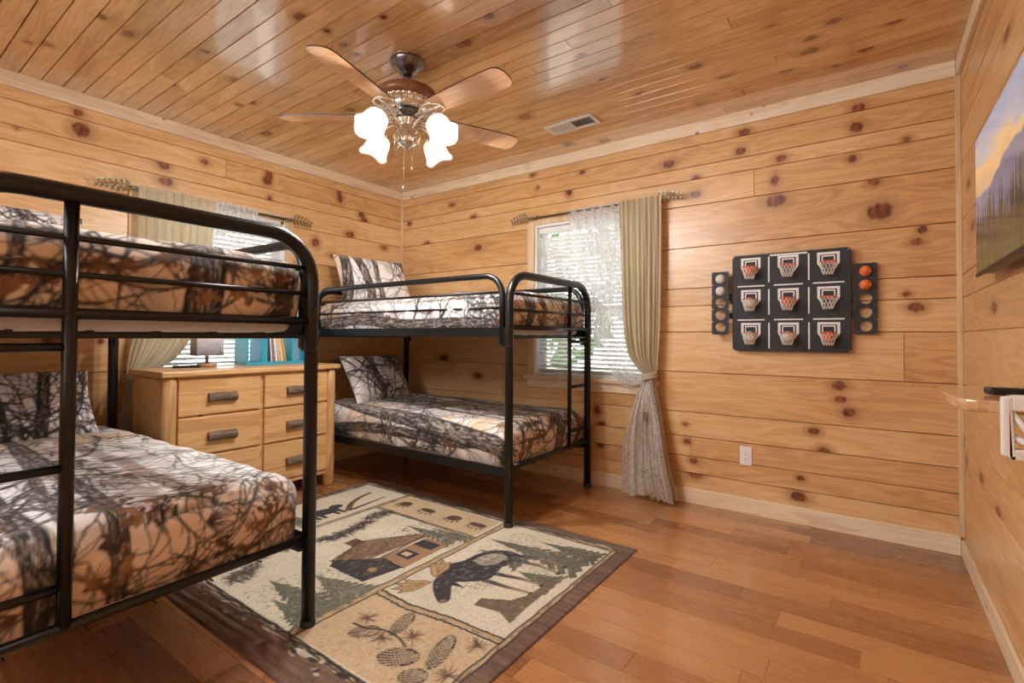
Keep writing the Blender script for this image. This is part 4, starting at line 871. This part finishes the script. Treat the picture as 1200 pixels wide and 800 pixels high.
for ci, (ya, yb) in enumerate(((1.228, 1.712), (1.738, 2.208))):
    for (za, zb) in ((.637, .860), (.398, .625), (.130, .386)):
        y0_, y1_ = ya-(DY0+DY1)/2, yb-(DY0+DY1)/2
        m = MB(); m.box(hx-.016, hx+.008, y0_, y1_, za, zb); d = m.build('drawer', M['dresser'], D, bevel=.006)
        m = MB(); yc = (y0_+y1_)/2; zc = (za+zb)/2-.012; hw = .083
        P = []
        for k in range(9):
            w = -PI/2+PI*k/8; P.append((math.cos(w)*.038, math.sin(w)*.029))
        n_ = 6; vs = [(hx+.006+a*(1+.08*math.sin(7*j+k)), yc-hw+2*hw*j/n_, zc+b*(1+.06*math.cos(5*j+2*k))) for j in range(n_+1) for k, (a, b) in enumerate(P)]
        fs = [(j*9+k, j*9+k+1, (j+1)*9+k+1, (j+1)*9+k) for j in range(n_) for k in range(8)]+[tuple(range(9))[::-1], tuple(n_*9+k for k in range(9))]+[(j*9+8, j*9, (j+1)*9, (j+1)*9+8) for j in range(n_)]
        m.add(vs, fs, 0, False); m.build('handle', M['bark'], d)
DT = DZ+.0005
# small lamp with square shade
L_ = thing('table_lamp', 'small lamp with square grey shade on a round wooden base on the dresser', 'lamp', (-3.64, 1.53, DT), rad(-8))
m = MB(); m.lathe([(0, 0), (.055, 0), (.060, .006), (.060, .016), (.052, .022), (.012, .024), (0, .024)], 28); m.build('base', M['lampwood'], L_)
m = MB(); m.tube([(0, 0, .02), (0, 0, .09)], .011, 12); m.build('stem', M['lampwood'], L_)
t = NT('grey_lamp_shade'); oc = t.node('ShaderNodeTexCoord').outputs['Object']
sx = t.node('ShaderNodeSeparateXYZ', {0: oc}).outputs[2]
nn = t.node('ShaderNodeTexNoise', {'Vector': oc, 'Scale': 30., 'Detail': 3.}).outputs[0]
t.bsdf(Base_Color=t.ramp(t.math('ADD', t.math('MULTIPLY', sx, 3.2), t.math('MULTIPLY', nn, .25)), [(.38, (.16, .16, .19)), (.62, (.48, .48, .52)), (.85, (.75, .75, .76))]), Roughness=.7); M['lshade'] = t.m
m = MB(); a = .078
for sy in (-1, 1): m.box(-a, a, sy*a-.002, sy*a+.002, .075, .235)
for sx_ in (-1, 1): m.box(sx_*a-.002, sx_*a+.002, -a, a, .075, .235)
m.build('lamp_shade', M['lshade'], L_, bevel=.001)
m = MB(); m.tube([(0, 0, .09), (0, 0, .13)], .014, 10); m.tube([(0, 0, .125), (.0, 0, .155), (0, 0, .19)], [.016, .027, .012], 14); m.tube([(-a, 0, .12), (a, 0, .12)], .002, 6); m.build('bulb', M['white'], L_)
m = MB(); m.box(-.075, .075, -.018, .018, 0, .016); m.box(.02, .05, -.006, .006, .016, .0185, 1); o = m.build('remote_control', [M['black'], M['white']], None, bevel=.004)
o.location = (-3.60, 1.392, DT); o.rotation_euler = (0, 0, rad(72)); setp(o, 'small black remote lying on the dresser left of the grey lamp', 'remote control')
# teal cubby
C_ = thing('tabletop_bookcase', 'teal open tabletop bookcase holding books on the dresser', 'bookcase', (-3.66, 2.02, DT))
t = NT('clear_blue_panel'); t.bsdf(Base_Color=(.35, .62, .75), Roughness=.3, Alpha=.55); M['cleartl'] = t.m
m = MB(); m.box(-.09, .09, -.262, .262, 0, .018); m.build('base_shelf', M['teal'], C_, bevel=.002)
m = MB(); m.box(-.09, .09, -.262, .262, .352, .368); m.build('top_shelf', M['teal'], C_, bevel=.002)
for y in (-.252, -.142, .085, .252):
    m = MB(); m.box(-.09, .09, y-.008, y+.008, .018, .352); m.build('divider', M['teal'], C_, bevel=.002)
m = MB(); m.box(-.090, -.086, .093, .244, .018, .352); m.build('back_panel', M['cleartl'], C_)
bk = [((.04, .42, .50), .022, .27, 'teal spined book leftmost in the teal bookcase'), ((.03, .04, .10), .014, .235, 'dark navy book second from the left in the teal bookcase'), ((.62, .60, .68), .012, .22, 'pale lilac thin book beside the navy book in the teal bookcase'),
      ((.20, .22, .30), .012, .19, 'slate grey book in the middle of the teal bookcase'), ((.80, .74, .68), .016, .27, 'tall cream book in the middle of the teal bookcase'), ((.66, .55, .50), .012, .24, 'thin pinkish tan book beside the tall cream one'),
      ((.72, .58, .30), .022, .205, 'yellow tan book leaning near the right of the teal bookcase'), ((.55, .40, .16), .014, .19, 'mustard brown book rightmost in the teal bookcase')]
y = 1.892
for i, (c, wd, hh, lb) in enumerate(bk):
    th_ = 0 if i == 0 else -rad(2+1.2*i); T = thing('book', lb, 'book', (-3.655, y, DT+.0195+(wd*math.sin(-th_) if th_ else 0)*0), 0, 'books in the teal bookcase')
    T.rotation_euler = (th_*-1, 0, 0); bm_ = simple('book_cover_%d' % i, c, .5, 0, .08, 40)
    m = MB(); m.box(-.07, .075, 0, .0018, 0, hh); m.box(-.07, .075, wd-.0018, wd, 0, hh); m.box(.0735, .076, 0, wd, 0, hh); m.build('cover', bm_, T)
    m = MB(); m.box(-.066, .0733, .002, wd-.002, .003, hh-.003); m.build('pages', M['white'], T); y += wd*1.12+.0045
for ob in [o for o in bpy.data.objects if o.name.startswith('book') and o.parent is None and o.type == 'EMPTY']:
    pass

# ------------------------------------------------------------------ ceiling fan
FX, FY = -2.0, 1.81
Fn = thing('ceiling_fan', 'five blade ceiling fan with pewter body and four lit frosted glass shades', 'ceiling fan', (FX, FY, ZC))
def fz(z): return z-ZC
m = MB(); m.lathe([(0, 0), (.088, 0), (.092, -.006), (.088, -.018), (.074, -.034), (.070, -.042), (.054, -.052), (.046, -.062), (.034, -.070), (.030, -.080), (.018, -.086), (0, -.086)], 36); m.build('canopy', M['darkmetal'], Fn)
m = MB(); m.tube([(0, 0, -.08), (0, 0, -.150)], .0125, 14); m.build('downrod', M['brownband'], Fn)
m = MB(); m.lathe([(.012, -.132), (.06, -.138), (.115, -.150), (.150, -.170), (.166, -.196), (.164, -.212), (.150, -.222), (.02, -.222)], 48); m.build('motor_housing', M['brownband'], Fn)
def flute(r, z, w, i): return (r*(1+(.035*math.cos(30*w) if 1 <= i <= 3 else 0)), z)
m = MB(); m.lathe([(.02, -.216), (.142, -.218), (.140, -.232), (.124, -.246), (.112, -.256), (.116, -.266), (.108, -.274), (.06, -.279), (.02, -.279)], 120, mod=flute); m.build('motor_ring', M['pewterlt'], Fn)
m = MB(); m.lathe([(.02, -.276), (.084, -.279), (.088, -.289), (.072, -.300), (.02, -.302)], 36); m.build('flywheel', M['darkmetal'], Fn)
def fl2(r, z, w, i): return (r*(1+.07*math.cos(14*w)) if 2 <= i <= 6 else r, z)
m = MB(); m.lathe([(.02, -.298), (.046, -.302), (.050, -.318), (.034, -.334), (.036, -.360), (.046, -.392), (.054, -.418), (.050, -.440), (.036, -.456), (.016, -.466), (.006, -.478), (0, -.480)], 84, mod=fl2); m.build('light_kit_body', M['pewterlt'], Fn)
zb = -.298
for k in range(5):
    a = rad(-75+72*k); Rz = Matrix.Rotation(a, 4, 'Z'); pitch = Matrix.Rotation(rad(-12), 4, 'X')
    Rb = Rz @ Matrix.Translation((0, 0, zb)) @ pitch
    m = MB(); out = []; nseg = 16
    prof = [(.175, .045), (.20, .052), (.26, .056), (.34, .060), (.44, .065), (.53, .069), (.60, .070), (.645, .068), (.670, .058), (.683, .040), (.688, .018)]
    up_ = [(x, y) for x, y in prof]; P2 = up_+[(x, -y) for x, y in reversed(up_)]; n_ = len(P2)
    vs = [Rb @ Vector((x, y, .0)) for x, y in P2]+[Rb @ Vector((x, y, .007)) for x, y in P2]
    m.add(vs, [tuple(range(n_))[::-1], tuple(range(n_, 2*n_))]); m.add(vs, [(i, (i+1) % n_, n_+(i+1) % n_, n_+i) for i in range(n_)], 1)
    bld = m.build('fan_blade', [M['blade'], M['bladeedge']], Fn)
    m = MB()   # scrolled blade iron: two loops and a neck
    for sg in (-1, 1):
        pts = [(.075, sg*.012), (.12, sg*.022), (.150, sg*.040), (.185, sg*.052), (.225, sg*.050), (.250, sg*.030), (.262, 0)]
        m.tube([Rz @ Vector((x, y, zb-.004+(-.012 if x < .13 else -.006))) for x, y in catmull(pts, 5)], .0065, 8)
    m.tube([Rz @ Vector((x, 0, zb-.004+z)) for x, z in ((.05, .012), (.09, -.002), (.14, -.010), (.20, -.008), (.262, -.006))], [.014, .012, .009, .007, .006], 8)
    m.lathe([(0, -.003), (.012, -.003), (.012, .004), (0, .006)], 10, Rz @ Matrix.Translation((.225, 0, zb-.012))); m.build('blade_iron', M['pewterlt'], bld)
t = NT('frosted_glass_lit'); gcn = t.node('ShaderNodeTexCoord').outputs['Object']
b_ = t.node('ShaderNodeBsdfPrincipled', {'Base Color': (.86, .84, .80, 1), 'Roughness': .35, 'Emission Color': (1, .93, .84, 1), 'Emission Strength': .30}).outputs[0]
t.l.new(t.node('ShaderNodeMixShader', {0: .5, 1: b_, 2: t.node('ShaderNodeBsdfTranslucent', {'Color': (.95, .93, .90, 1)}).outputs[0]}).outputs[0], t.out.inputs[0]); M['frost'] = t.m
M['bulbm'] = emis('lit_bulb', (1, .92, .80), 4)
for k, a in enumerate((3, 93, 183, 273)):
    a = rad(a+0); Rz = Matrix.Rotation(a, 4, 'Z'); m = MB()
    arm = [(.035, -.372), (.075, -.335), (.115, -.318), (.160, -.326), (.180, -.348)]
    m.tube([Rz @ Vector((x, 0, z)) for x, z in catmull(arm, 6)], .0065, 9)
    sc = [(.045, -.43), (.075, -.46), (.092, -.430), (.080, -.395), (.060, -.405), (.066, -.425)]
    m.tube([Rz @ Vector((x, 0, z)) for x, z in catmull(sc, 6)], .0045, 8)
    ar = m.build('lamp_arm', M['pewterlt'], Fn)
    tl = Matrix.Translation((.180, 0, -.345)) @ Matrix.Rotation(rad(-36), 4, 'Y')
    m = MB(); m.lathe([(0, .008), (.020, .006), (.028, -.004), (.028, -.020), (.024, -.024), (0, -.024)], 20, Rz @ tl); m.build('shade_holder', M['pewterlt'], ar)
    def sq(r, z, w, i):
        q = max(0, (i-4))/5; c = 1+.07*q*math.cos(4*w); return (r*c, z-.010*q*q*math.cos(4*w))
    m = MB(); m.lathe([(.022, -.014), (.040, -.020), (.056, -.038), (.062, -.060), (.063, -.080), (.066, -.098), (.070, -.114), (.077, -.128), (.083, -.137), (.080, -.138), (.073, -.130), (.066, -.114), (.062, -.098), (.059, -.08), (.058, -.06), (.052, -.040), (.036, -.024), (.02, -.02)], 48, Rz @ tl,
                      mod=lambda r, z, w, i: sq(r, z, w, i if i < 9 else 18-i)); shd = m.build('glass_shade', M['frost'], ar)
    m = MB(); m.lathe([(0, -.022), (.012, -.026), (.014, -.04), (.026, -.065), (.024, -.085), (.010, -.098), (0, -.10)], 18, Rz @ tl); m.build('bulb', M['bulbm'], ar)
    l = bpy.data.lights.new('fan_lamp_light', 'POINT'); l.energy = BULB; l.color = (1, .97, .93); l.shadow_soft_size = .015
    lo = bpy.data.objects.new('fan_lamp_light', l); COL.objects.link(lo); lo.location = Vector((FX, FY, ZC))+(Rz @ tl) @ Vector((0, 0, -.116))
m = MB(); m.tube([(0, -.02, -.47), (0, -.02, -.668)], .0022, 6); m.lathe([(0, -.662), (.006, -.666), (.0095, -.676), (.009, -.690), (.004, -.696), (0, -.696)], 14, Matrix.Translation((0, -.02, 0))); m.build('pull_chain', M['pewterlt'], Fn)
m = MB(); m.tube([(.02, .02, -.46), (.02, .02, -.56)], .0018, 6); m.lathe([(0, -.555), (.007, -.565), (.005, -.582), (0, -.585)], 12, Matrix.Translation((.02, .02, 0))); m.build('pull_chain', M['pewterlt'], Fn)

# ------------------------------------------------------------------ ceiling vent
Vn = thing('ceiling_vent', 'white metal air vent set in the plank ceiling', 'vent', (-1.665, 3.005, ZC))
hx_, hy_ = .185, .080
m = MB(); z0, z1 = -.009, .0
m.box(-hx_, hx_, -hy_, -hy_+.026, z0, z1); m.box(-hx_, hx_, hy_-.026, hy_, z0, z1); m.box(-hx_, -hx_+.026, -hy_+.026, hy_-.026, z0, z1); m.box(hx_-.026, hx_, -hy_+.026, hy_-.026, z0, z1); m.box(-.007, .007, -hy_+.026, hy_-.026, z0, z1)
m.build('frame', M['white'], Vn, bevel=.002)
m = MB()
for sg in (-1, 1):
    for k in range(11):
        x = sg*(.018+k*.0134); m.box(-.0065, .0065, -hy_+.026, hy_-.026, -.0006, .0006, 0, Matrix.Translation((x, 0, -.005)) @ Matrix.Rotation(rad(sg*38), 4, 'Y'))
m.build('louvers', M['white'], Vn)
m = MB(); m.box(-hx_+.02, hx_-.02, -hy_+.02, hy_-.02, -.0012, -.0004); m.build('duct_backing', M['blackmatte'], Vn)

# ------------------------------------------------------------------ wall outlet
O_ = thing('wall_outlet', 'white outlet plate low on the back wall', 'outlet', (-.652, YB, .366))
m = MB(); m.box(-.036, .036, -.006, 0, -.060, .060); m.build('cover_plate', M['white'], O_, bevel=.003)
m = MB(); m.box(-.017, .017, -.0085, -.005, -.034, .034); m.build('receptacle', M['whitepaint'], O_, bevel=.002)
m = MB()
for z in (-.017, .017):
    for x in (-.006, .006): m.box(x-.001, x+.001, -.0090, -.0084, z-.004, z+.005)
    m.box(-.002, .002, -.0090, -.0084, z-.012, z-.008)
m.build('slots', M['blackmatte'], O_)

# ------------------------------------------------------------------ basketball tic-tac-toe board
G = thing('basketball_game_board', 'black wall mounted tic tac toe basketball game with nine little hoops', 'game board', (-.4055, YB-.030, 1.341))
bw, bh = .317, .303
def rrect(hx, hy, r, n=5):
    P = []
    for cx, cy, w0 in ((hx-r, hy-r, 0), (-hx+r, hy-r, PI/2), (-hx+r, -hy+r, PI), (hx-r, -hy+r, 1.5*PI)):
        for k in range(n+1): w = w0+PI/2*k/n; P.append((cx+r*math.cos(w), cy+r*math.sin(w)))
    return P
m = MB(); P = rrect(bw, bh, .022); n_ = len(P); m.add([(x, -.012, z) for x, z in P]+[(x, 0, z) for x, z in P], [tuple(range(n_)), tuple(range(n_, 2*n_))[::-1]]+[(i, n_+i, n_+(i+1) % n_, (i+1) % n_) for i in range(n_)])
m.build('back_board', M['blackmatte'], G, bevel=.0015)
m = MB()
for x in (-bw+.02, bw-.02):
    for z in (-bh+.02, bh-.02): m.box(x-.012, x+.012, 0, .030, z-.012, z+.012)
for x in (-bw-.02, bw+.0): m.box(x-.0, x+.02, -.004, .002, .02, .06); m.box(x, x+.02, -.004, .002, -.10, -.06)
m.build('wall_spacer', M['blackmatte'], G)
m = MB()
for x in (-bw+.012, bw-.012):
    for z in (-bh+.012, bh-.012): m.lathe([(0, 0), (.004, 0), (.003, .002), (0, .002)], 10, Matrix.Translation((x, -.012, z)) @ Matrix.Rotation(rad(90), 4, 'X'))
m.build('screw', M['pewterlt'], G)
CX = (-.208, .0, .207); CZ = (.205, .004, -.205)
m = MB()
for x in (-.1055, .108):
    for z in CZ: m.box(x-.004, x+.004, -.0135, -.0118, z-.080, z+.078)
for z in (.105, -.108):
    for x in CX: m.box(x-.078, x+.078, -.0135, -.0118, z-.004, z+.004)
m.box(-.10, .10, -.0135, -.0118, .285, .295); m.build('grid_lines', M['boardwhite'], G)
def hoop():
    m = MB(); t0, t1 = -.0150, -.0119
    W_, Hh, th = .056, .078, .014
    m.box(-W_, W_, t0, t1, Hh-th, Hh); m.box(-W_, -W_+th, t0, t1, .012, Hh-th); m.box(W_-th, W_, t0, t1, .012, Hh-th)
    m.add([(-W_, t0, .012), (-W_+th, t0, .012), (-.024, t0, -.022), (-.034, t0, -.022), (-W_, t1, .012), (-W_+th, t1, .012), (-.024, t1, -.022), (-.034, t1, -.022)], [(0, 1, 2, 3), (7, 6, 5, 4), (0, 4, 5, 1), (1, 5, 6, 2), (2, 6, 7, 3), (3, 7, 4, 0)])
    m.add([(W_, t0, .012), (W_-th, t0, .012), (.024, t0, -.022), (.034, t0, -.022), (W_, t1, .012), (W_-th, t1, .012), (.024, t1, -.022), (.034, t1, -.022)], [(0, 3, 2, 1), (7, 4, 5, 6), (0, 1, 5, 4), (1, 2, 6, 5), (2, 3, 7, 6), (3, 0, 4, 7)])
    w2 = .034; m.box(-w2, w2, t0, t1, .052, .059); m.box(-w2, -w2+.007, t0, t1, .018, .052); m.box(w2-.007, w2, t0, t1, .018, .052)
    bb = m.build('backboard', M['boardwhite'], G)
    R0, cy = .040, -.058
    m = MB(); m.tube([(R0*math.cos(w), cy+R0*math.sin(w), .016) for w in [2*PI*i/28 for i in range(28)]], .0032, 8, closed=True); m.box(-.012, .012, -.022, -.012, .010, .020); rm = m.build('rim', M['orangerim'], bb)
    m = MB(); 
    for k in range(12):
        for d in (-1, 1):
            pts = []
            for q in range(7):
                t_ = q/6; w = 2*PI*(k+d*t_*1.5)/12; rr = R0*(1-.42*t_)+.003*math.sin(t_*PI); pts.append((rr*math.cos(w), cy+rr*math.sin(w), .014-.072*t_))
            m.tube(pts, .0015, 5)
    m.build('net', M['net'], rm); return bb, rm
hoops = []
bb, rm = hoop(); nt = rm.children[0]
for r in range(3):
    for c in range(3):
        if r == 0 and c == 0: q = bb
        else:
            q = bb.copy(); COL.objects.link(q); r2 = rm.copy(); COL.objects.link(r2); r2.parent = q; n2 = nt.copy(); COL.objects.link(n2); n2.parent = r2
        q.location = (CX[c], 0, CZ[r])
def rack(name, xa, xb, za, zb, y, n):
    # plate with round holes: every cell is a square ring around a circle
    m = MB(); cx = (xa+xb)/2; hw = (xb-xa)/2; pad = .006; ch = (zb-za-2*pad)/n; N_ = 32; rr = min(hw, ch/2)*.80; cs = []
    for k in range(n):
        cz = za+pad+ch*(k+.5); cs.append((cx, cz)); inn = []; out = []
        for j in range(N_):
            w = 2*PI*j/N_; c_, s_ = math.cos(w), math.sin(w); f = 1/max(abs(c_)/hw, abs(s_)/(ch/2)); inn.append((cx+rr*c_, cz+rr*s_)); out.append((cx+f*c_, cz+f*s_))
        vs = [(x, yy, z) for yy in (y-.008, y) for L in (inn, out) for x, z in L]; fs = []
        for j in range(N_):
            j2 = (j+1) % N_; fs += [(j, j2, N_+j2, N_+j), (2*N_+j, 3*N_+j, 3*N_+j2, 2*N_+j2), (j, 2*N_+j, 2*N_+j2, j2)]
            if abs(abs(out[j][0]-cx)-hw) < 1e-6 and abs(abs(out[j2][0]-cx)-hw) < 1e-6 or 0: fs.append((N_+j, N_+j2, 3*N_+j2, 3*N_+j))
        m.add(vs, fs)
    m.box(xa, xb, y-.008, y, za, za+pad); m.box(xa, xb, y-.008, y, zb-pad, zb); m.build(name, M['blackmatte'], G)
    m = MB(); [m.tube([(x+(rr+.000)*math.cos(w), y+.012, z+(rr)*math.sin(w)) for w in [PI+PI*i/12 for i in range(13)]], .002, 6) for x, z in cs]; m.build('ball_cradle', M['blackmatte'], G)
    return cs
gx, gz = -.4055, 1.341
csL = rack('ball_rack', -.843-gx, -.738-gx, 1.140-gz, 1.546-gz, -.030, 5); csR = rack('ball_rack', -.078-gx, .032-gx, 1.143-gz, 1.546-gz, .008, 5)
def ball(x, y, z, mat, label, grp, r=.031):
    m = MB(); m.lathe([(r*math.sin(PI*i/16), -r*math.cos(PI*i/16)) for i in range(17)], 28); 
    o = m.build('toy_basketball', [mat, M['bladeedge']], None); o.location = (x, y, z); setp(o, label, 'ball', grp)
    m = MB()
    for ax in range(3):
        pts = [(r*math.cos(w), r*math.sin(w), 0) for w in [2*PI*i/32 for i in range(32)]]; pts = [(p[0], p[1], p[2]) if ax == 0 else (p[0], 0, p[1]) if ax == 1 else (0, p[0], p[1]) for p in pts]
        m.tube(pts, .0009, 5, closed=True)
    m.build('seam', M['bladeedge'] if mat == M['orangeball'] else M['pewter'], o); o.rotation_euler = (.4, .5+.9*x*7, .3); return o
rows = ['top', 'middle', 'bottom']; cols_ = ['left', 'centre', 'right']
for r, c, kd_ in ((0, 0, 'o'), (1, 0, 'w'), (1, 1, 'o'), (2, 0, 'w'), (2, 1, 'w'), (2, 2, 'o')):
    ball(gx+CX[c], YB-.030-.058, gz+CZ[r]-.006, M['orangeball'] if kd_ == 'o' else M['whiteball'], '%s mini basketball resting in the %s hoop of the %s row' % ('orange' if kd_ == 'o' else 'white', cols_[c], rows[r]), 'balls in the hoops')
for k, nm in ((4, 'top'), (3, 'second')):
    ball(gx+csL[k][0], YB-.030-.030, gz+csL[k][1], M['whiteball'], 'white mini basketball in the %s hole of the left rack' % nm, 'balls in the side racks', .030)
    ball(gx+csR[k][0], YB-.030+.004-.010, gz+csR[k][1], M['orangeball'], 'orange mini basketball in the %s hole of the right rack' % nm, 'balls in the side racks', .030)

# ------------------------------------------------------------------ television on the right wall
TY0, TY1, TZ0, TZ1, TX = 1.66, 2.615, 1.36, 1.888, .335
TV = thing('television', 'flat wall mounted television on the right wall showing misty mountains and pine forest', 'television', (XR, (TY0+TY1)/2, (TZ0+TZ1)/2))
tw, tH = (TY1-TY0)/2, (TZ1-TZ0)/2; tx = TX-XR
m = MB(); m.box(tx, tx+.006, -tw, tw, -tH, tH); m.box(tx+.006, tx+.034, -tw+.10, tw-.10, -tH+.002, tH-.12); m.build('casing', M['screenbody'], TV, bevel=.002)
m = MB(); m.box(tx+.03, -.0015, -.12, .12, -.10, .10); m.build('wall_bracket', M['screenbody'], TV)
m = MB(); m.box(tx-.004, tx+.006, -tw, tw, -tH, -tH+.012); m.build('bottom_bezel', M['black'], TV, bevel=.001)
s = Ras(tw*2, tH*2, 420, (0, 0, 0)); X_, Y_ = np.meshgrid(np.arange(s.W)/420/(tw*2), np.arange(s.H)/420/(tH*2))   # X 0 at the far end, Y 0 bottom
def grad(y, st):
    o = np.zeros(y.shape+(3,)); 
    for k in range(3): o[..., k] = np.interp(y, [a for a, _ in st], [lin(*b)[k] for _, b in st])
    return o
nz = fbm(X_*5+Y_*3, Y_*9-X_*2, 5)
s.a = grad(np.clip(Y_+.30*(nz-.5)+.10*X_, 0, 1), [(0, (120, 120, 135)), (.42, (150, 140, 150)), (.60, (222, 176, 128)), (.72, (235, 190, 130)), (.82, (190, 180, 185)), (1, (150, 165, 190))])
for (h0, am, fr_, cc_, sd) in ((.52, .16, 3.0, (122, 128, 150), 2), (.44, .20, 2.2, (98, 110, 138), 5), (.36, .14, 4, (84, 94, 112), 9)):
    rid = h0+am*(fbm(X_*fr_+sd, X_*0+sd, 4)-.5)*2+.10*X_; k = np.clip((rid-Y_)*90, 0, 1)[..., None]; c = np.array(lin(*cc_))*(1+.3*(fbm(X_*20, Y_*30, 2)-.5))[..., None]; s.a = s.a*(1-k)+c*k
R = random.Random(5)
for row, (b, hh, cc_) in enumerate(((.20, .20, (62, 76, 52)), (.10, .20, (52, 66, 40)), (.0, .17, (74, 88, 44)))):
    k = np.clip((b+.07+.05*(fbm(X_*8+row, X_*0, 3)-.5)-Y_)*120, 0, 1)[..., None]; s.a = s.a*(1-k)+np.array(lin(*cc_))*(.6+.8*fbm(X_*40, Y_*50, 3))[..., None]*k
    for q in range(60):
        x = R.random()*tw*2; h_ = hh*R.uniform(.7, 1.7)*tH*2; y0_ = (b+.02)*tH*2; wd = h_*.13
        P = [(x, y0_+h_)]
        for j in range(1, 6): P.append((x+wd*j/5, y0_+h_*(1-j/5.))); P.append((x+wd*j/5*.55, y0_+h_*(1-j/5.)))
        P2 = [(2*x-a, b_) for a, b_ in reversed(P[1:])]; s.poly(P+P2, np.array(lin(*cc_))*R.uniform(.18, .6))
nx, ny = 200, 120; gy, gz_ = np.meshgrid(np.linspace(-tw+.005, tw-.005, nx), np.linspace(-tH+.012, tH-.005, ny))
cl = s.sample((tw-gy).ravel(), (gz_+tH).ravel()); idx = np.arange(nx*ny).reshape(ny, nx)
F = np.stack([idx[:-1, :-1], idx[1:, :-1], idx[1:, 1:], idx[:-1, 1:]], -1).reshape(-1, 4)
np_mesh('screen', np.stack([np.full(gy.size, tx-.0012), gy.ravel(), gz_.ravel()], -1), F, attrmat('lit_tv_screen', emit=.80), TV, {'col': ('FLOAT_COLOR', cl)})

# ------------------------------------------------------------------ live-edge shelf, remote and white holder on the right wall
S = thing('wall_shelf', 'pale live edge wood shelf fixed to the right wall near the corner', 'shelf', (XR, 1.66, .99))
edge = [(-.236, .195), (-.238, .10), (-.245, .0), (-.242, -.09), (-.235, -.16), (-.222, -.205), (-.16, -.215), (-.08, -.212), (0, -.212)]
P = [(0, .205), (-.12, .207), (-.215, .205)]+[tuple(p) for p in catmull(edge, 3)]; n_ = len(P)
m = MB(); m.add([(x, y, 0) for x, y in P]+[(x*.985, y*.99, -.026) for x, y in P], [tuple(range(n_)), tuple(range(n_, 2*n_))[::-1]]+[(i, n_+i, n_+(i+1) % n_, (i+1) % n_) for i in range(n_)]); m.build('board', objwood('live_edge_wood', (.80, .56, .34), (.68, .42, .22), (.36, .19, .09), .22, axis=1, coat=.6), S, bevel=.004)
for y in (.12, -.135):
    m = MB(); m.box(-.10, 0, y, y+.015, -.035, -.027); m.box(-.008, 0, y, y+.015, -.06, -.035); m.build('bracket', M['trim'], S)
m = MB(); m.box(-.085, .085, -.021, .021, 0, .017); o = m.build('remote_control', M['black'], None, bevel=.006); m = MB()
for i in range(5):
    for j in (-1, 0, 1): m.lathe([(0, .0), (.004, 0), (.0035, .0015), (0, .0015)], 10, Matrix.Translation((-.05+i*.022, j*.011, .017)))
m.build('button', M['pewter'], o); o.location = (.300, 1.60, .992); o.rotation_euler = (0, 0, rad(12)); setp(o, 'black remote lying on the live edge shelf at the right wall', 'remote control')
H = thing('plastic_holder', 'white plastic holder with triangular cut outs hung on the end of the shelf', 'holder', (.30, 1.415, .945))
m = MB(); th = .006
m.box(-.085, -.070, -.012, .012, -.062, .058); m.box(.070, .082, -.012, .012, -.062, .058); m.box(-.070, .070, -.012, .012, .030, .058); m.box(-.070, .070, -.012, .012, -.062, -.046)
m.build('outer_frame', M['white'], H, bevel=.004)
m = MB(); m.tube([(-.072, 0, .030), (-.02, 0, -.05)], .007, 6); m.tube([(-.02, 0, -.05), (.03, 0, .03)], .007, 6); m.tube([(.03, 0, .03), (.075, 0, -.05)], .007, 6); m.tube([(-.074, 0, -.02), (-.02, 0, -.048)], .008, 6); m.build('brace', M['white'], H)
m = MB(); m.box(-.082, .080, -.008, .030, .0365, .0405); m.build('hook_lip', M['white'], H, bevel=.002)
